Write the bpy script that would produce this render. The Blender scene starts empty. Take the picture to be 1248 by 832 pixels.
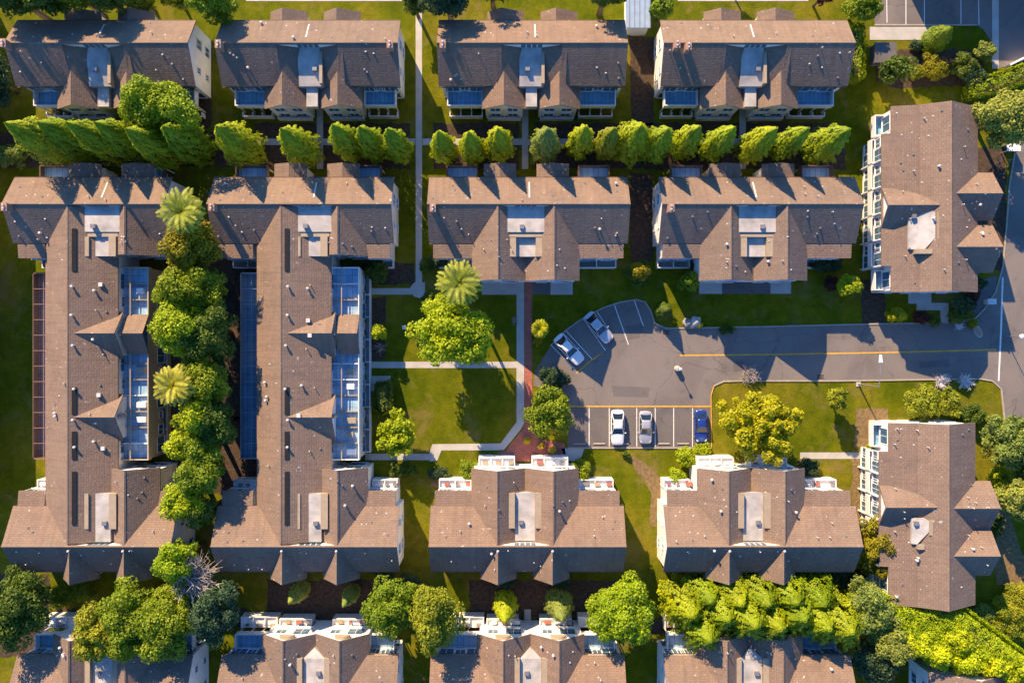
import bpy, bmesh, math, random
import numpy as np
from mathutils import Vector, Matrix
from mathutils.bvhtree import BVHTree

random.seed(7)
RNG = np.random.default_rng(11)
SC = bpy.context.scene
COL = SC.collection
H = 110.0            # camera height (m)
S = 0.109            # metres per photo pixel on the ground
IW = 1248

def W(px, py, h=0.0):
    k = S * (H - h) / H
    return Vector(((px - 624) * k, (416 - py) * k, h))

# ------------------------------------------------------------------ materials
MATS = {}
def nodes_of(name):
    m = bpy.data.materials.new(name); m.use_nodes = True
    nt = m.node_tree
    b = nt.nodes['Principled BSDF']
    MATS[name] = m
    return m, nt, b

def L(nt, a, ao, b, bi):
    nt.links.new(a.outputs[ao], b.inputs[bi])

def noise(nt, scale, detail=4, coord='Object', rough=0.55, dist=0.0):
    tc = nt.nodes.new('ShaderNodeTexCoord')
    n = nt.nodes.new('ShaderNodeTexNoise')
    n.inputs['Scale'].default_value = scale
    n.inputs['Detail'].default_value = detail
    n.inputs['Roughness'].default_value = rough
    n.inputs['Distortion'].default_value = dist
    if coord == 'World':
        g = nt.nodes.new('ShaderNodeNewGeometry')
        L(nt, g, 'Position', n, 'Vector')
    else:
        L(nt, tc, coord, n, 'Vector')
    return n

def ramp(nt, stops, src, out='Fac'):
    r = nt.nodes.new('ShaderNodeValToRGB')
    els = r.color_ramp.elements
    while len(els) < len(stops): els.new(0.5)
    for e, (p, c) in zip(els, stops):
        e.position = p; e.color = (*c, 1)
    L(nt, src, out, r, 'Fac')
    return r

def mixc(nt, a, b, fac, mode='MIX'):
    m = nt.nodes.new('ShaderNodeMix'); m.data_type = 'RGBA'; m.blend_type = mode
    for sock, v in (('A', a), ('B', b)):
        i = [s for s in m.inputs if s.name == sock and s.type == 'RGBA'][0]
        if isinstance(v, tuple): i.default_value = (*v, 1)
        else: nt.links.new(v, i)
    f = m.inputs[0]
    if isinstance(fac, (int, float)): f.default_value = fac
    else: nt.links.new(fac, f)
    return [o for o in m.outputs if o.type == 'RGBA'][0]

def bump(nt, b, src, out, strength, dist):
    bp = nt.nodes.new('ShaderNodeBump')
    bp.inputs['Strength'].default_value = strength
    bp.inputs['Distance'].default_value = dist
    L(nt, src, out, bp, 'Height'); L(nt, bp, 'Normal', b, 'Normal')

def plain(name, c, rough=0.6, metal=0.0, var=0.12, scale=1.5, bmp=0.0, spec=0.3):
    m, nt, b = nodes_of(name)
    n = noise(nt, scale, 5, 'World')
    lo = tuple(x * (1 - var) for x in c); hi = tuple(min(1, x * (1 + var)) for x in c)
    r = ramp(nt, [(0.3, lo), (0.7, hi)], n)
    L(nt, r, 'Color', b, 'Base Color')
    b.inputs['Roughness'].default_value = rough
    b.inputs['Metallic'].default_value = metal
    b.inputs['Specular IOR Level'].default_value = spec
    if bmp: bump(nt, b, n, 'Fac', 0.5, bmp)
    return m

def shingle(name, c, var=0.07):
    m, nt, b = nodes_of(name)
    uv = nt.nodes.new('ShaderNodeUVMap')
    br = nt.nodes.new('ShaderNodeTexBrick')
    br.inputs['Scale'].default_value = 1.0
    br.inputs['Brick Width'].default_value = 0.62
    br.inputs['Row Height'].default_value = 0.29
    br.inputs['Mortar Size'].default_value = 0.035
    br.inputs['Mortar Smooth'].default_value = 0.6
    br.inputs['Bias'].default_value = 0.0
    L(nt, uv, 'UV', br, 'Vector')
    br.inputs['Color1'].default_value = (*[x * (1 - var) for x in c], 1)
    br.inputs['Color2'].default_value = (*[x * (1 + var) for x in c], 1)
    br.inputs['Mortar'].default_value = (*[x * 0.90 for x in c], 1)
    n1 = noise(nt, 0.35, 5, 'World', 0.6)
    n2 = noise(nt, 3.2, 4, 'World', 0.7)
    r1 = ramp(nt, [(0.28, (0.85, 0.86, 0.88)), (0.5, (1.0, 1.0, 1.0)), (0.72, (1.09, 1.07, 1.03))], n1)
    r2 = ramp(nt, [(0.25, (0.93, 0.93, 0.94)), (0.75, (1.06, 1.06, 1.05))], n2)
    c1 = mixc(nt, br.outputs['Color'], r1.outputs['Color'], 1.0, 'MULTIPLY')
    c2 = mixc(nt, c1, r2.outputs['Color'], 1.0, 'MULTIPLY')
    mp = nt.nodes.new('ShaderNodeMapping'); mp.inputs['Scale'].default_value = (2.4, 0.16, 1.0)
    L(nt, uv, 'UV', mp, 'Vector')
    ns = nt.nodes.new('ShaderNodeTexNoise'); ns.inputs['Scale'].default_value = 1.0; ns.inputs['Detail'].default_value = 4
    L(nt, mp, 'Vector', ns, 'Vector')
    rs = ramp(nt, [(0.30, (0.88, 0.88, 0.89)), (0.5, (1.0, 1.0, 1.0)), (0.7, (1.07, 1.06, 1.05))], ns)
    c2 = mixc(nt, c2, rs.outputs['Color'], 1.0, 'MULTIPLY')
    # a few bleached droppings and worn tabs
    n3 = noise(nt, 2.1, 1, 'World', 0.4)
    r3 = ramp(nt, [(0.735, (0, 0, 0)), (0.775, (0.7, 0.7, 0.7))], n3)
    c3 = mixc(nt, c2, (0.5, 0.46, 0.42), r3.outputs['Color'])
    nt.links.new(c3, b.inputs['Base Color'])
    b.inputs['Roughness'].default_value = 0.88
    b.inputs['Specular IOR Level'].default_value = 0.2
    # uneven courses: saw-tooth along the slope plus lumpy noise
    add = nt.nodes.new('ShaderNodeMath'); add.operation = 'ADD'
    mul = nt.nodes.new('ShaderNodeMath'); mul.operation = 'MULTIPLY'; mul.inputs[1].default_value = 2.2
    L(nt, n2, 'Fac', mul, 0)
    inv = nt.nodes.new('ShaderNodeMath'); inv.operation = 'SUBTRACT'; inv.inputs[0].default_value = 1.0
    L(nt, br, 'Fac', inv, 1)
    L(nt, inv, 'Value', add, 0); L(nt, mul, 'Value', add, 1)
    bump(nt, b, add, 'Value', 0.55, 0.05)
    return m

def leafmat(name, c, c2, trans=0.30):
    m, nt, b = nodes_of(name)
    g = nt.nodes.new('ShaderNodeNewGeometry')
    r = ramp(nt, [(0.0, c), (1.0, c2)], g, 'Random Per Island')
    n = noise(nt, 0.5, 2, 'World')
    r2 = ramp(nt, [(0.3, (0.72, 0.76, 0.8)), (0.7, (1.2, 1.15, 1.0))], n)
    cc = mixc(nt, r.outputs['Color'], r2.outputs['Color'], 1.0, 'MULTIPLY')
    oi = nt.nodes.new('ShaderNodeObjectInfo')
    r3 = ramp(nt, [(0.0, (0.78, 0.88, 0.9)), (0.5, (1.0, 1.0, 1.0)), (1.0, (1.18, 1.08, 1.0))], oi, 'Random')
    cc = mixc(nt, cc, r3.outputs['Color'], 1.0, 'MULTIPLY')
    nt.links.new(cc, b.inputs['Base Color'])
    b.inputs['Roughness'].default_value = 0.55
    b.inputs['Specular IOR Level'].default_value = 0.25
    t = nt.nodes.new('ShaderNodeBsdfTranslucent')
    cy = mixc(nt, cc, (1.25, 1.2, 0.5), 1.0, 'MULTIPLY')
    nt.links.new(cy, t.inputs['Color'])
    mx = nt.nodes.new('ShaderNodeMixShader'); mx.inputs[0].default_value = trans
    L(nt, b, 'BSDF', mx, 1); L(nt, t, 'BSDF', mx, 2)
    L(nt, mx, 'Shader', nt.nodes['Material Output'], 'Surface')
    return m

def ground_material():
    m, nt, b = nodes_of('lawn')
    n1 = noise(nt, 0.09, 5, 'World', 0.6, 0.4)
    n2 = noise(nt, 0.8, 5, 'World', 0.65)
    n3 = noise(nt, 6.0, 4, 'World', 0.75)
    g = ramp(nt, [(0.36, (0.085, 0.112, 0.004)), (0.5, (0.125, 0.140, 0.006)), (0.64, (0.190, 0.165, 0.014))], n1)
    f = ramp(nt, [(0.3, (0.68, 0.74, 0.7)), (0.7, (1.25, 1.18, 1.2))], n2)
    h = ramp(nt, [(0.25, (0.55, 0.6, 0.55)), (0.75, (1.4, 1.35, 1.35))], n3)
    c = mixc(nt, g.outputs['Color'], f.outputs['Color'], 1.0, 'MULTIPLY')
    c = mixc(nt, c, h.outputs['Color'], 1.0, 'MULTIPLY')
    d = ramp(nt, [(0.53, (0, 0, 0)), (0.70, (0.85, 0.85, 0.85))], noise(nt, 0.22, 7, 'World', 0.72, 0.5))
    c = mixc(nt, c, (0.22, 0.16, 0.055), d.outputs['Color'])
    nt.links.new(c, b.inputs['Base Color'])
    b.inputs['Roughness'].default_value = 0.9
    b.inputs['Specular IOR Level'].default_value = 0.04
    bump(nt, b, n3, 'Fac', 0.9, 0.10)
    return m

def asphalt_material(name, c):
    m, nt, b = nodes_of(name)
    n1 = noise(nt, 0.16, 5, 'World', 0.6, 0.6)
    n2 = noise(nt, 5.0, 5, 'World', 0.8)
    r1 = ramp(nt, [(0.3, (0.74, 0.75, 0.77)), (0.55, (1.0, 1.0, 1.0)), (0.75, (1.12, 1.08, 1.04))], n1)
    r2 = ramp(nt, [(0.2, (0.82, 0.82, 0.84)), (0.8, (1.15, 1.14, 1.12))], n2)
    cc = mixc(nt, c, r1.outputs['Color'], 1.0, 'MULTIPLY')
    cc = mixc(nt, cc, r2.outputs['Color'], 1.0, 'MULTIPLY')
    # cracks: voronoi cell edges bent by noise
    g = nt.nodes.new('ShaderNodeNewGeometry')
    nn = noise(nt, 0.4, 4, 'World')
    vm = nt.nodes.new('ShaderNodeVectorMath'); vm.operation = 'MULTIPLY_ADD'
    L(nt, nn, 'Color', vm, 0); vm.inputs[1].default_value = (2.6, 2.6, 0)
    L(nt, g, 'Position', vm, 2)
    v = nt.nodes.new('ShaderNodeTexVoronoi'); v.feature = 'DISTANCE_TO_EDGE'; v.inputs['Scale'].default_value = 0.13
    L(nt, vm, 'Vector', v, 'Vector')
    cr = ramp(nt, [(0.0, (0.45, 0.45, 0.45)), (0.007, (0.0, 0.0, 0.0))], v, 'Distance')
    cc = mixc(nt, cc, (0.05, 0.046, 0.044), cr.outputs['Color'])
    # oil stains
    st = ramp(nt, [(0.60, (0, 0, 0)), (0.78, (0.6, 0.6, 0.6))], noise(nt, 0.42, 5, 'World', 0.6))
    cc = mixc(nt, cc, (0.06, 0.055, 0.05), st.outputs['Color'])
    nt.links.new(cc, b.inputs['Base Color'])
    b.inputs['Roughness'].default_value = 0.85
    b.inputs['Specular IOR Level'].default_value = 0.25
    bump(nt, b, n2, 'Fac', 0.4, 0.02)
    return m

def brick_material():
    m, nt, b = nodes_of('brick_paving')
    g = nt.nodes.new('ShaderNodeNewGeometry')
    br = nt.nodes.new('ShaderNodeTexBrick')
    br.inputs['Scale'].default_value = 1.0
    br.inputs['Brick Width'].default_value = 0.42; br.inputs['Row Height'].default_value = 0.2
    br.inputs['Mortar Size'].default_value = 0.014
    br.inputs['Color1'].default_value = (0.46, 0.125, 0.075, 1)
    br.inputs['Color2'].default_value = (0.34, 0.10, 0.07, 1)
    br.inputs['Mortar'].default_value = (0.2, 0.15, 0.13, 1)
    L(nt, g, 'Position', br, 'Vector')
    n = noise(nt, 0.9, 4, 'World')
    r = ramp(nt, [(0.3, (0.8, 0.8, 0.85)), (0.7, (1.2, 1.15, 1.1))], n)
    c = mixc(nt, br.outputs['Color'], r.outputs['Color'], 1.0, 'MULTIPLY')
    nt.links.new(c, b.inputs['Base Color']); b.inputs['Roughness'].default_value = 0.85
    return m

def plank_material(name, c, c2, width=0.55):
    m, nt, b = nodes_of(name)
    g = nt.nodes.new('ShaderNodeNewGeometry')
    br = nt.nodes.new('ShaderNodeTexBrick')
    br.inputs['Scale'].default_value = 1.0
    br.inputs['Brick Width'].default_value = width; br.inputs['Row Height'].default_value = 1.4
    br.inputs['Mortar Size'].default_value = 0.03; br.offset = 0.0
    br.inputs['Color1'].default_value = (*c, 1); br.inputs['Color2'].default_value = (*c2, 1)
    br.inputs['Mortar'].default_value = (*[x * 0.5 for x in c], 1)
    L(nt, g, 'Position', br, 'Vector')
    n = noise(nt, 1.2, 5, 'World')
    r = ramp(nt, [(0.3, (0.8, 0.8, 0.82)), (0.7, (1.15, 1.15, 1.15))], n)
    cc = mixc(nt, br.outputs['Color'], r.outputs['Color'], 1.0, 'MULTIPLY')
    nt.links.new(cc, b.inputs['Base Color']); b.inputs['Roughness'].default_value = 0.7
    return m

ROOF = (0.234, 0.166, 0.121)
shingle('shingle', ROOF)
shingle('shingle_warm', (0.234, 0.161, 0.115)); shingle('shingle_cool', (0.208, 0.153, 0.118))
shingle('shingle_pale', (0.228, 0.163, 0.122))
plain('membrane', (0.42, 0.40, 0.37), 0.7, var=0.28, scale=0.7)
plain('flashing', (0.36, 0.29, 0.20), 0.7, var=0.1)
plain('stucco', (0.82, 0.80, 0.76), 0.85, var=0.07, scale=0.8, bmp=0.01)
plain('stucco_beige', (0.52, 0.43, 0.30), 0.85, var=0.08, scale=0.8, bmp=0.01)
plain('white_paint', (0.80, 0.78, 0.75), 0.5, var=0.05)
plain('red_trim', (0.36, 0.13, 0.10), 0.6)
plain('trim_brown', (0.13, 0.085, 0.06), 0.6)
plain('beam_brown', (0.33, 0.20, 0.13), 0.6)
plank_material('balcony_floor', (0.20, 0.42, 0.56), (0.26, 0.47, 0.60))
plank_material('deck_floor', (0.25, 0.43, 0.58), (0.34, 0.49, 0.62), 0.7)
plank_material('deck_dark', (0.09, 0.19, 0.28), (0.12, 0.22, 0.32), 0.9)
plank_material('plum_floor', (0.20, 0.14, 0.15), (0.25, 0.18, 0.18), 0.7)
plain('glass_dark', (0.03, 0.04, 0.05), 0.08, var=0.3, spec=0.6)
plain('glass_blue', (0.06, 0.13, 0.2), 0.08, var=0.3, spec=0.6)
plain('vent_white', (0.60, 0.59, 0.57), 0.45)
plain('vent_grey', (0.32, 0.31, 0.30), 0.4, metal=0.5)
plain('chimney_brick', (0.36, 0.22, 0.16), 0.85, scale=6)
ground_material()
plain('soil', (0.070, 0.046, 0.030), 0.95, var=0.45, scale=2.5, bmp=0.06)
plain('mulch', (0.19, 0.13, 0.06), 0.95, var=0.35, scale=2.5, bmp=0.05)
plain('concrete', (0.45, 0.43, 0.39), 0.85, var=0.12, scale=0.7, bmp=0.005)
plain('kerb_concrete', (0.38, 0.33, 0.27), 0.85, var=0.15, scale=1.2)
asphalt_material('asphalt', (0.200, 0.176, 0.158))
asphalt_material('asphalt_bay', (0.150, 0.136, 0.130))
brick_material()
plain('paint_white', (0.72, 0.70, 0.66), 0.7, var=0.12, scale=3)
plain('paint_yellow', (0.62, 0.34, 0.05), 0.7, var=0.2, scale=2)
plain('bark', (0.11, 0.08, 0.055), 0.9, var=0.3, scale=5)
plain('twig', (0.42, 0.37, 0.34), 0.9, var=0.3, scale=4)
plain('stone', (0.30, 0.27, 0.25), 0.9, var=0.3, scale=2, bmp=0.03)
plain('metal_grey', (0.35, 0.36, 0.37), 0.4, metal=0.6)
plain('lamp_white', (0.8, 0.8, 0.78), 0.3)
plain('shed_roof', (0.30, 0.40, 0.52), 0.5, var=0.1)
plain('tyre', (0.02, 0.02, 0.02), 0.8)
plain('rim', (0.5, 0.5, 0.52), 0.3, metal=0.8)
plain('red_lens', (0.35, 0.02, 0.02), 0.2)
plain('clear_lens', (0.7, 0.72, 0.75), 0.15)
plain('car_white', (0.78, 0.78, 0.78), 0.22, var=0.02, spec=0.6)
plain('car_silver', (0.50, 0.52, 0.55), 0.25, metal=0.4, var=0.02, spec=0.6)
plain('car_grey', (0.45, 0.46, 0.48), 0.25, metal=0.3, var=0.02, spec=0.6)
plain('car_blue', (0.02, 0.06, 0.30), 0.18, metal=0.3, var=0.05, spec=0.7)
plain('car_glass', (0.012, 0.016, 0.022), 0.06, var=0.1, spec=0.7)
plain('flower_white', (0.75, 0.70, 0.70), 0.7)
plain('flower_yellow', (0.75, 0.50, 0.02), 0.7)
leafmat('leaf_slope', (0.32, 0.42, 0.004), (0.58, 0.64, 0.010))
leafmat('leaf_lime', (0.25, 0.36, 0.006), (0.46, 0.53, 0.014))
leafmat('leaf_green', (0.14, 0.22, 0.009), (0.29, 0.37, 0.018))
leafmat('leaf_dark', (0.070, 0.120, 0.014), (0.150, 0.215, 0.024))
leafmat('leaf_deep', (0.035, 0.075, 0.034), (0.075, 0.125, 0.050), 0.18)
leafmat('leaf_olive', (0.19, 0.23, 0.012), (0.34, 0.37, 0.025))
leafmat('leaf_grey', (0.20, 0.26, 0.045), (0.35, 0.40, 0.08))
leafmat('leaf_yellow', (0.31, 0.32, 0.005), (0.52, 0.49, 0.010))
leafmat('leaf_gold', (0.25, 0.22, 0.008), (0.40, 0.33, 0.015))
leafmat('leaf_red', (0.07, 0.022, 0.02), (0.13, 0.045, 0.03), 0.2)
leafmat('leaf_palm', (0.30, 0.32, 0.030), (0.50, 0.50, 0.075))
leafmat('leaf_cypress', (0.19, 0.275, 0.005), (0.40, 0.46, 0.010), 0.20)
leafmat('leaf_hedge', (0.18, 0.27, 0.004), (0.36, 0.42, 0.008))

# ------------------------------------------------------------------ helpers
def tag(o, label=None, cat=None, group=None, kind=None):
    if label: o['label'] = label
    if cat: o['category'] = cat
    if group: o['group'] = group
    if kind: o['kind'] = kind
    return o

def thing(name, label, cat, loc=(0, 0, 0), group=None):
    o = bpy.data.objects.new(name, None); COL.objects.link(o)
    o.location = loc; o.empty_display_size = 0.5
    return tag(o, label, cat, group)

class MB:
    def __init__(s): s.v = []; s.f = []; s.m = []
    def add(s, vs, fs, m=0):
        n = len(s.v); s.v += [Vector(p) for p in vs]
        s.f += [tuple(i + n for i in f) for f in fs]; s.m += [m] * len(fs)
    def box(s, a, b, m=0):
        x0, y0, z0 = (min(a[i], b[i]) for i in range(3)); x1, y1, z1 = (max(a[i], b[i]) for i in range(3))
        s.add([(x0,y0,z0),(x1,y0,z0),(x1,y1,z0),(x0,y1,z0),(x0,y0,z1),(x1,y0,z1),(x1,y1,z1),(x0,y1,z1)],
              [(3,2,1,0),(4,5,6,7),(0,1,5,4),(1,2,6,5),(2,3,7,6),(3,0,4,7)], m)
    def prism(s, pts0, pts1, m=0):
        n = len(pts0)
        s.add(list(pts0) + list(pts1), [tuple(range(n))[::-1], tuple(range(n, 2*n))] +
              [(i, (i+1) % n, n + (i+1) % n, n + i) for i in range(n)], m)
    def tube(s, pts, rads, seg=8, m=0):
        pts = [Vector(p) for p in pts]; rings = []
        for i, p in enumerate(pts):
            d = (pts[min(i+1, len(pts)-1)] - pts[max(i-1, 0)]).normalized()
            a = d.orthogonal().normalized() if abs(d.z) < 0.95 else Vector((1, 0, 0)); a = (a - d * a.dot(d)).normalized(); b = d.cross(a)
            rings.append([p + (a * math.cos(2*math.pi*k/seg) + b * math.sin(2*math.pi*k/seg)) * rads[i] for k in range(seg)])
        vs = [q for r in rings for q in r]; fs = []
        for i in range(len(pts) - 1):
            for k in range(seg):
                fs.append((i*seg+k, i*seg+(k+1) % seg, (i+1)*seg+(k+1) % seg, (i+1)*seg+k))
        fs.append(tuple(range(seg))[::-1]); fs.append(tuple(range((len(pts)-1)*seg, len(pts)*seg)))
        s.add(vs, fs, m)
    def lathe(s, c, prof, seg=12, m=0):
        s.tube([(c[0], c[1], c[2] + z) for z, r in prof], [max(r, 0.001) for z, r in prof], seg, m)
    def build(s, name, mats, parent=None, origin=None, smooth=False, fix=True):
        if not isinstance(mats, (list, tuple)): mats = [mats]
        o0 = Vector(origin) if origin is not None else Vector((0, 0, 0))
        me = bpy.data.meshes.new(name)
        me.from_pydata([p - o0 for p in s.v], [], s.f)
        for k in mats: me.materials.append(MATS[k])
        me.polygons.foreach_set('material_index', s.m)
        bm = bmesh.new(); bm.from_mesh(me)
        if fix: bmesh.ops.recalc_face_normals(bm, faces=bm.faces)
        uvl = bm.loops.layers.uv.new('UVMap')
        for f in bm.faces:
            n = f.normal
            t = Vector((-n.y, n.x, 0))
            if t.length < 0.05: t = Vector((1, 0, 0))
            t.normalize(); w = n.cross(t)
            for lp in f.loops:
                p = lp.vert.co + o0
                lp[uvl].uv = (p.dot(t), p.dot(w))
            f.smooth = smooth
        bm.to_mesh(me); bm.free()
        o = bpy.data.objects.new(name, me); COL.objects.link(o)
        if parent: o.parent = parent
        return o

def inst(name, me, parent, loc, rz=0, scale=None):
    o = bpy.data.objects.new(name, me); COL.objects.link(o)
    o.parent = parent; o.location = loc; o.rotation_euler = (0, 0, rz)
    if scale: o.scale = scale
    return o

# ------------------------------------------------------------------ camera, light, world
cam = bpy.data.cameras.new('camera'); co = bpy.data.objects.new('camera', cam); COL.objects.link(co)
co.location = (0, 0, H); co.rotation_euler = (0, 0, 0)
cam.sensor_fit = 'HORIZONTAL'; cam.sensor_width = 36
cam.lens = 18.0 / ((IW / 2) * S / H)
cam.clip_end = 2000; cam.clip_start = 0.5
SC.camera = co

SUN_EL = math.radians(29.5); SUN_AZ = math.atan2(-0.447, 0.894)     # clockwise from north
sd = Vector((math.sin(SUN_AZ) * math.cos(SUN_EL), math.cos(SUN_AZ) * math.cos(SUN_EL), math.sin(SUN_EL)))
sun = bpy.data.lights.new('sun', 'SUN'); so = bpy.data.objects.new('sun', sun); COL.objects.link(so)
so.rotation_euler = (-sd).to_track_quat('-Z', 'Y').to_euler()
so.location = sd * 200
sun.energy = 5.0; sun.angle = math.radians(0.5); sun.color = (1.0, 0.725, 0.43)
wd = bpy.data.worlds.new('World'); SC.world = wd; wd.use_nodes = True
nt = wd.node_tree; sk = nt.nodes.new('ShaderNodeTexSky'); sk.sky_type = 'NISHITA'
sk.sun_disc = False; sk.sun_elevation = SUN_EL; sk.sun_rotation = SUN_AZ
sk.air_density = 1.0; sk.dust_density = 0.4; sk.ozone_density = 2.5
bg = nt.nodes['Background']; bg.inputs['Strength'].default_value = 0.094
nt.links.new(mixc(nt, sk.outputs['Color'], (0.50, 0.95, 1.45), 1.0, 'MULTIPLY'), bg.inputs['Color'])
SC.view_settings.view_transform = 'Standard'; SC.view_settings.look = 'None'
SC.view_settings.exposure = 1.1; SC.view_settings.gamma = 1.0
SC.cycles.max_bounces = 6; SC.cycles.diffuse_bounces = 3; SC.cycles.glossy_bounces = 2
SC.cycles.transmission_bounces = 2; SC.cycles.transparent_max_bounces = 4
SC.cycles.use_denoising = True

# ------------------------------------------------------------------ ground
def sheet(name, pts, z, mat, kind='structure', thick=None):
    mb = MB()
    P = [W(x, y) for x, y in pts]
    if thick:
        mb.prism([(p.x, p.y, z - thick) for p in P], [(p.x, p.y, z) for p in P])
    else:
        mb.add([(p.x, p.y, z) for p in P], [tuple(range(len(P)))])
    o = mb.build(name, mat, fix=bool(thick))
    if not thick:
        for p in o.data.polygons:
            if p.normal.z < 0: p.flip()
    tag(o, kind=kind)
    return o

def rect(x0, y0, x1, y1): return [(x0, y0), (x1, y0), (x1, y1), (x0, y1)]

def ribbon(mb, pts, width, z0, z1, m=0, px=True):
    P = [W(*p) if px else Vector((*p, 0)) for p in pts]
    n = len(P); Lf = []; Rt = []
    for i in range(n):
        d = (P[min(i+1, n-1)] - P[max(i-1, 0)]); d.z = 0; d.normalize()
        s = Vector((-d.y, d.x, 0)) * width / 2
        Lf.append(P[i] + s); Rt.append(P[i] - s)
    for i in range(n - 1):
        q = [Lf[i], Lf[i+1], Rt[i+1], Rt[i]]
        if z0 is None: mb.add([(a.x, a.y, z1) for a in q], [(3, 2, 1, 0)], m)
        else: mb.prism([(a.x, a.y, z0) for a in q], [(a.x, a.y, z1) for a in q], m)

def jag(pts, step=6, amp=1.6):
    out = []
    for i in range(len(pts)):
        a = pts[i]; b = pts[(i+1) % len(pts)]
        d = math.hypot(b[0]-a[0], b[1]-a[1]); n = max(1, int(d / step))
        for k in range(n):
            t = k / n
            out.append((a[0] + (b[0]-a[0])*t + random.uniform(-amp, amp), a[1] + (b[1]-a[1])*t + random.uniform(-amp, amp)))
    return out

g = MB(); g.add([(-400, -400, 0), (400, -400, 0), (400, 400, 0), (-400, 400, 0)], [(0, 1, 2, 3)])
tag(g.build('ground', 'lawn', fix=False), kind='structure')

for pts in (rect(-30, 160, 300, 204), rect(310, 150, 500, 206), rect(528, 150, 632, 206), rect(650, 150, 1030, 206),
            [(200, 312), (314, 312), (314, 602), (208, 602), (205, 420)],
            rect(-20, 700, 60, 800), rect(326, 706, 505, 760), rect(572, 706, 752, 751), rect(565, 752, 1000, 772), rect(66, 741, 300, 765),
            rect(240, 60, 258, 156), rect(768, 45, 797, 152), rect(768, 212, 796, 318), [(1068, 62), (1180, 60), (1200, 80), (1190, 104), (1100, 108), (1066, 100)],
            rect(1188, 180, 1226, 330), rect(1050, 340, 1080, 396), rect(443, 320, 505, 347), rect(443, 362, 470, 438),
            [(1042, 644), (1095, 644), (1100, 745), (1050, 735)]):
    sheet('soil_bed', jag(pts), 0.008, 'soil')
for pts in ([(768, 556), (785, 562), (806, 584), (800, 640), (792, 640), (794, 600), (776, 575)], rect(1042, 498, 1082, 545), rect(1038, 549, 1054, 638), rect(525, 580, 580, 592),
            rect(960, 585, 1015, 600), [(1205, 610), (1222, 600), (1250, 690), (1250, 720), (1225, 715), (1212, 700)]):
    sheet('mulch_bed', jag(pts), 0.012, 'mulch')

# roads and parking
road = [(650, 470), (652, 452), (661, 437), (672, 420), (690, 402), (710, 388), (735, 375), (755, 368.5), (775, 365), (786, 368),
        (793, 379), (798, 394), (812, 400), (850, 399.5), (930, 398), (1075, 394.5), (1165, 393), (1188, 388), (1200, 376), (1213, 356), (1222, 325),
        (1227, 268), (1230, 225), (1238, 178), (1262, 140), (1340, 130), (1340, 900), (1290, 900), (1285, 640), (1252, 552),
        (1224, 512), (1220, 474), (1209, 464), (1195, 461.5), (1020, 464), (905, 464), (882, 464.5), (870, 470), (866.5, 482), (867, 545.5), (692, 545.5),
        (693, 482), (680, 476)]
sheet('access_road', road, 0.016, 'asphalt')
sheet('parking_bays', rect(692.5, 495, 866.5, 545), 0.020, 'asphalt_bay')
sheet('parking_area', [(1063, -80), (1330, -80), (1330, 60), (1232, 78), (1218, 84), (1214, 60), (1198, 36), (1190, 31), (1066, 31)], 0.016, 'asphalt')
def polys(name, lines, width, z0, z1, mat, fix=True):
    mb = MB()
    for l in lines: ribbon(mb, l, width, z0, z1)
    return tag(mb.build(name, mat, fix=fix), kind='structure')
polys('kerb', [[(672, 420), (690, 402), (710, 388), (735, 375), (755, 368.5), (775, 365), (786, 368), (793, 379), (798, 394), (812, 400), (850, 399.5), (930, 398), (1075, 394.5), (1165, 393), (1188, 388), (1200, 376), (1213, 356), (1222, 325), (1227, 268), (1230, 225), (1238, 178)],
               [(1224, 512), (1220, 474), (1209, 464), (1195, 461.5), (1020, 464), (905, 464), (882, 464.5), (870, 470)],
               [(867, 545.5), (692, 545.5)], [(1066, 31), (1190, 31)]], 0.18, -0.05, 0.12, 'kerb_concrete')
polys('yellow_kerb', [[(870, 470), (866.5, 482), (867, 545)]], 0.10, -0.05, 0.118, 'paint_yellow')
bays = [[(x, 497), (x, 544)] for x in (718, 742.5, 776, 798.5, 821, 844)] + \
       [[(671, 420), (701, 450)], [(689, 402), (722, 438)], [(710, 388), (738, 427)], [(727, 379), (745, 406)], [(749, 372), (766, 420)], [(773, 366), (784, 397)]] + \
       [[(1080, -40), (1081, 28)], [(1104, -40), (1104, 30)], [(1126.5, -40), (1126.5, 30)], [(1171, -40), (1171, 30)], [(1192, -40), (1193, 31)]]
polys('bay_marking', bays, 0.11, None, 0.024, 'paint_white', fix=False)
polys('white_line', [[(1222, 338), (1220, 400), (1217, 464)]], 0.22, None, 0.024, 'paint_white', fix=False)
polys('yellow_line', [[(693, 495), (866, 495)], [(702, 455), (718, 441), (732, 431)], [(828, 433), (930, 432), (1080, 429.5), (1214, 426)]], 0.2, None, 0.028, 'paint_yellow', fix=False)
mb = MB()
for x in (697, 731, 760, 788, 810, 833):
    p = W(x, 541.5); mb.box((p.x - 0.8, p.y - 0.08, 0.02), (p.x + 0.8, p.y + 0.08, 0.13))
for x in (1087, 1115, 1133):
    p = W(x, 31); 
for i, x in enumerate((706, 730.5, 759, 809, 832.5, 855)):
    t = thing('wheel_stop', 'concrete wheel stop at the %s' % ('empty far left parking bay', 'second empty parking bay from the left', 'head of the white sports car bay', 'empty bay right of the silver grey car', 'empty bay left of the dark blue car', 'head of the dark blue car bay')[i], 'wheel stop', W(x, 540.5), 'wheel stops of the parking row')
    m2 = MB(); m2.prism([(-0.8, -0.09, 0.02), (0.8, -0.09, 0.02), (0.8, 0.09, 0.02), (-0.8, 0.09, 0.02)], [(-0.76, -0.05, 0.13), (0.76, -0.05, 0.13), (0.76, 0.05, 0.13), (-0.76, 0.05, 0.13)])
    m2.build('block', 'kerb_concrete', t)
sheet('asphalt_patch', [(745, 470), (792, 472), (790, 484), (748, 483)], 0.0195, 'asphalt_bay')
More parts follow.
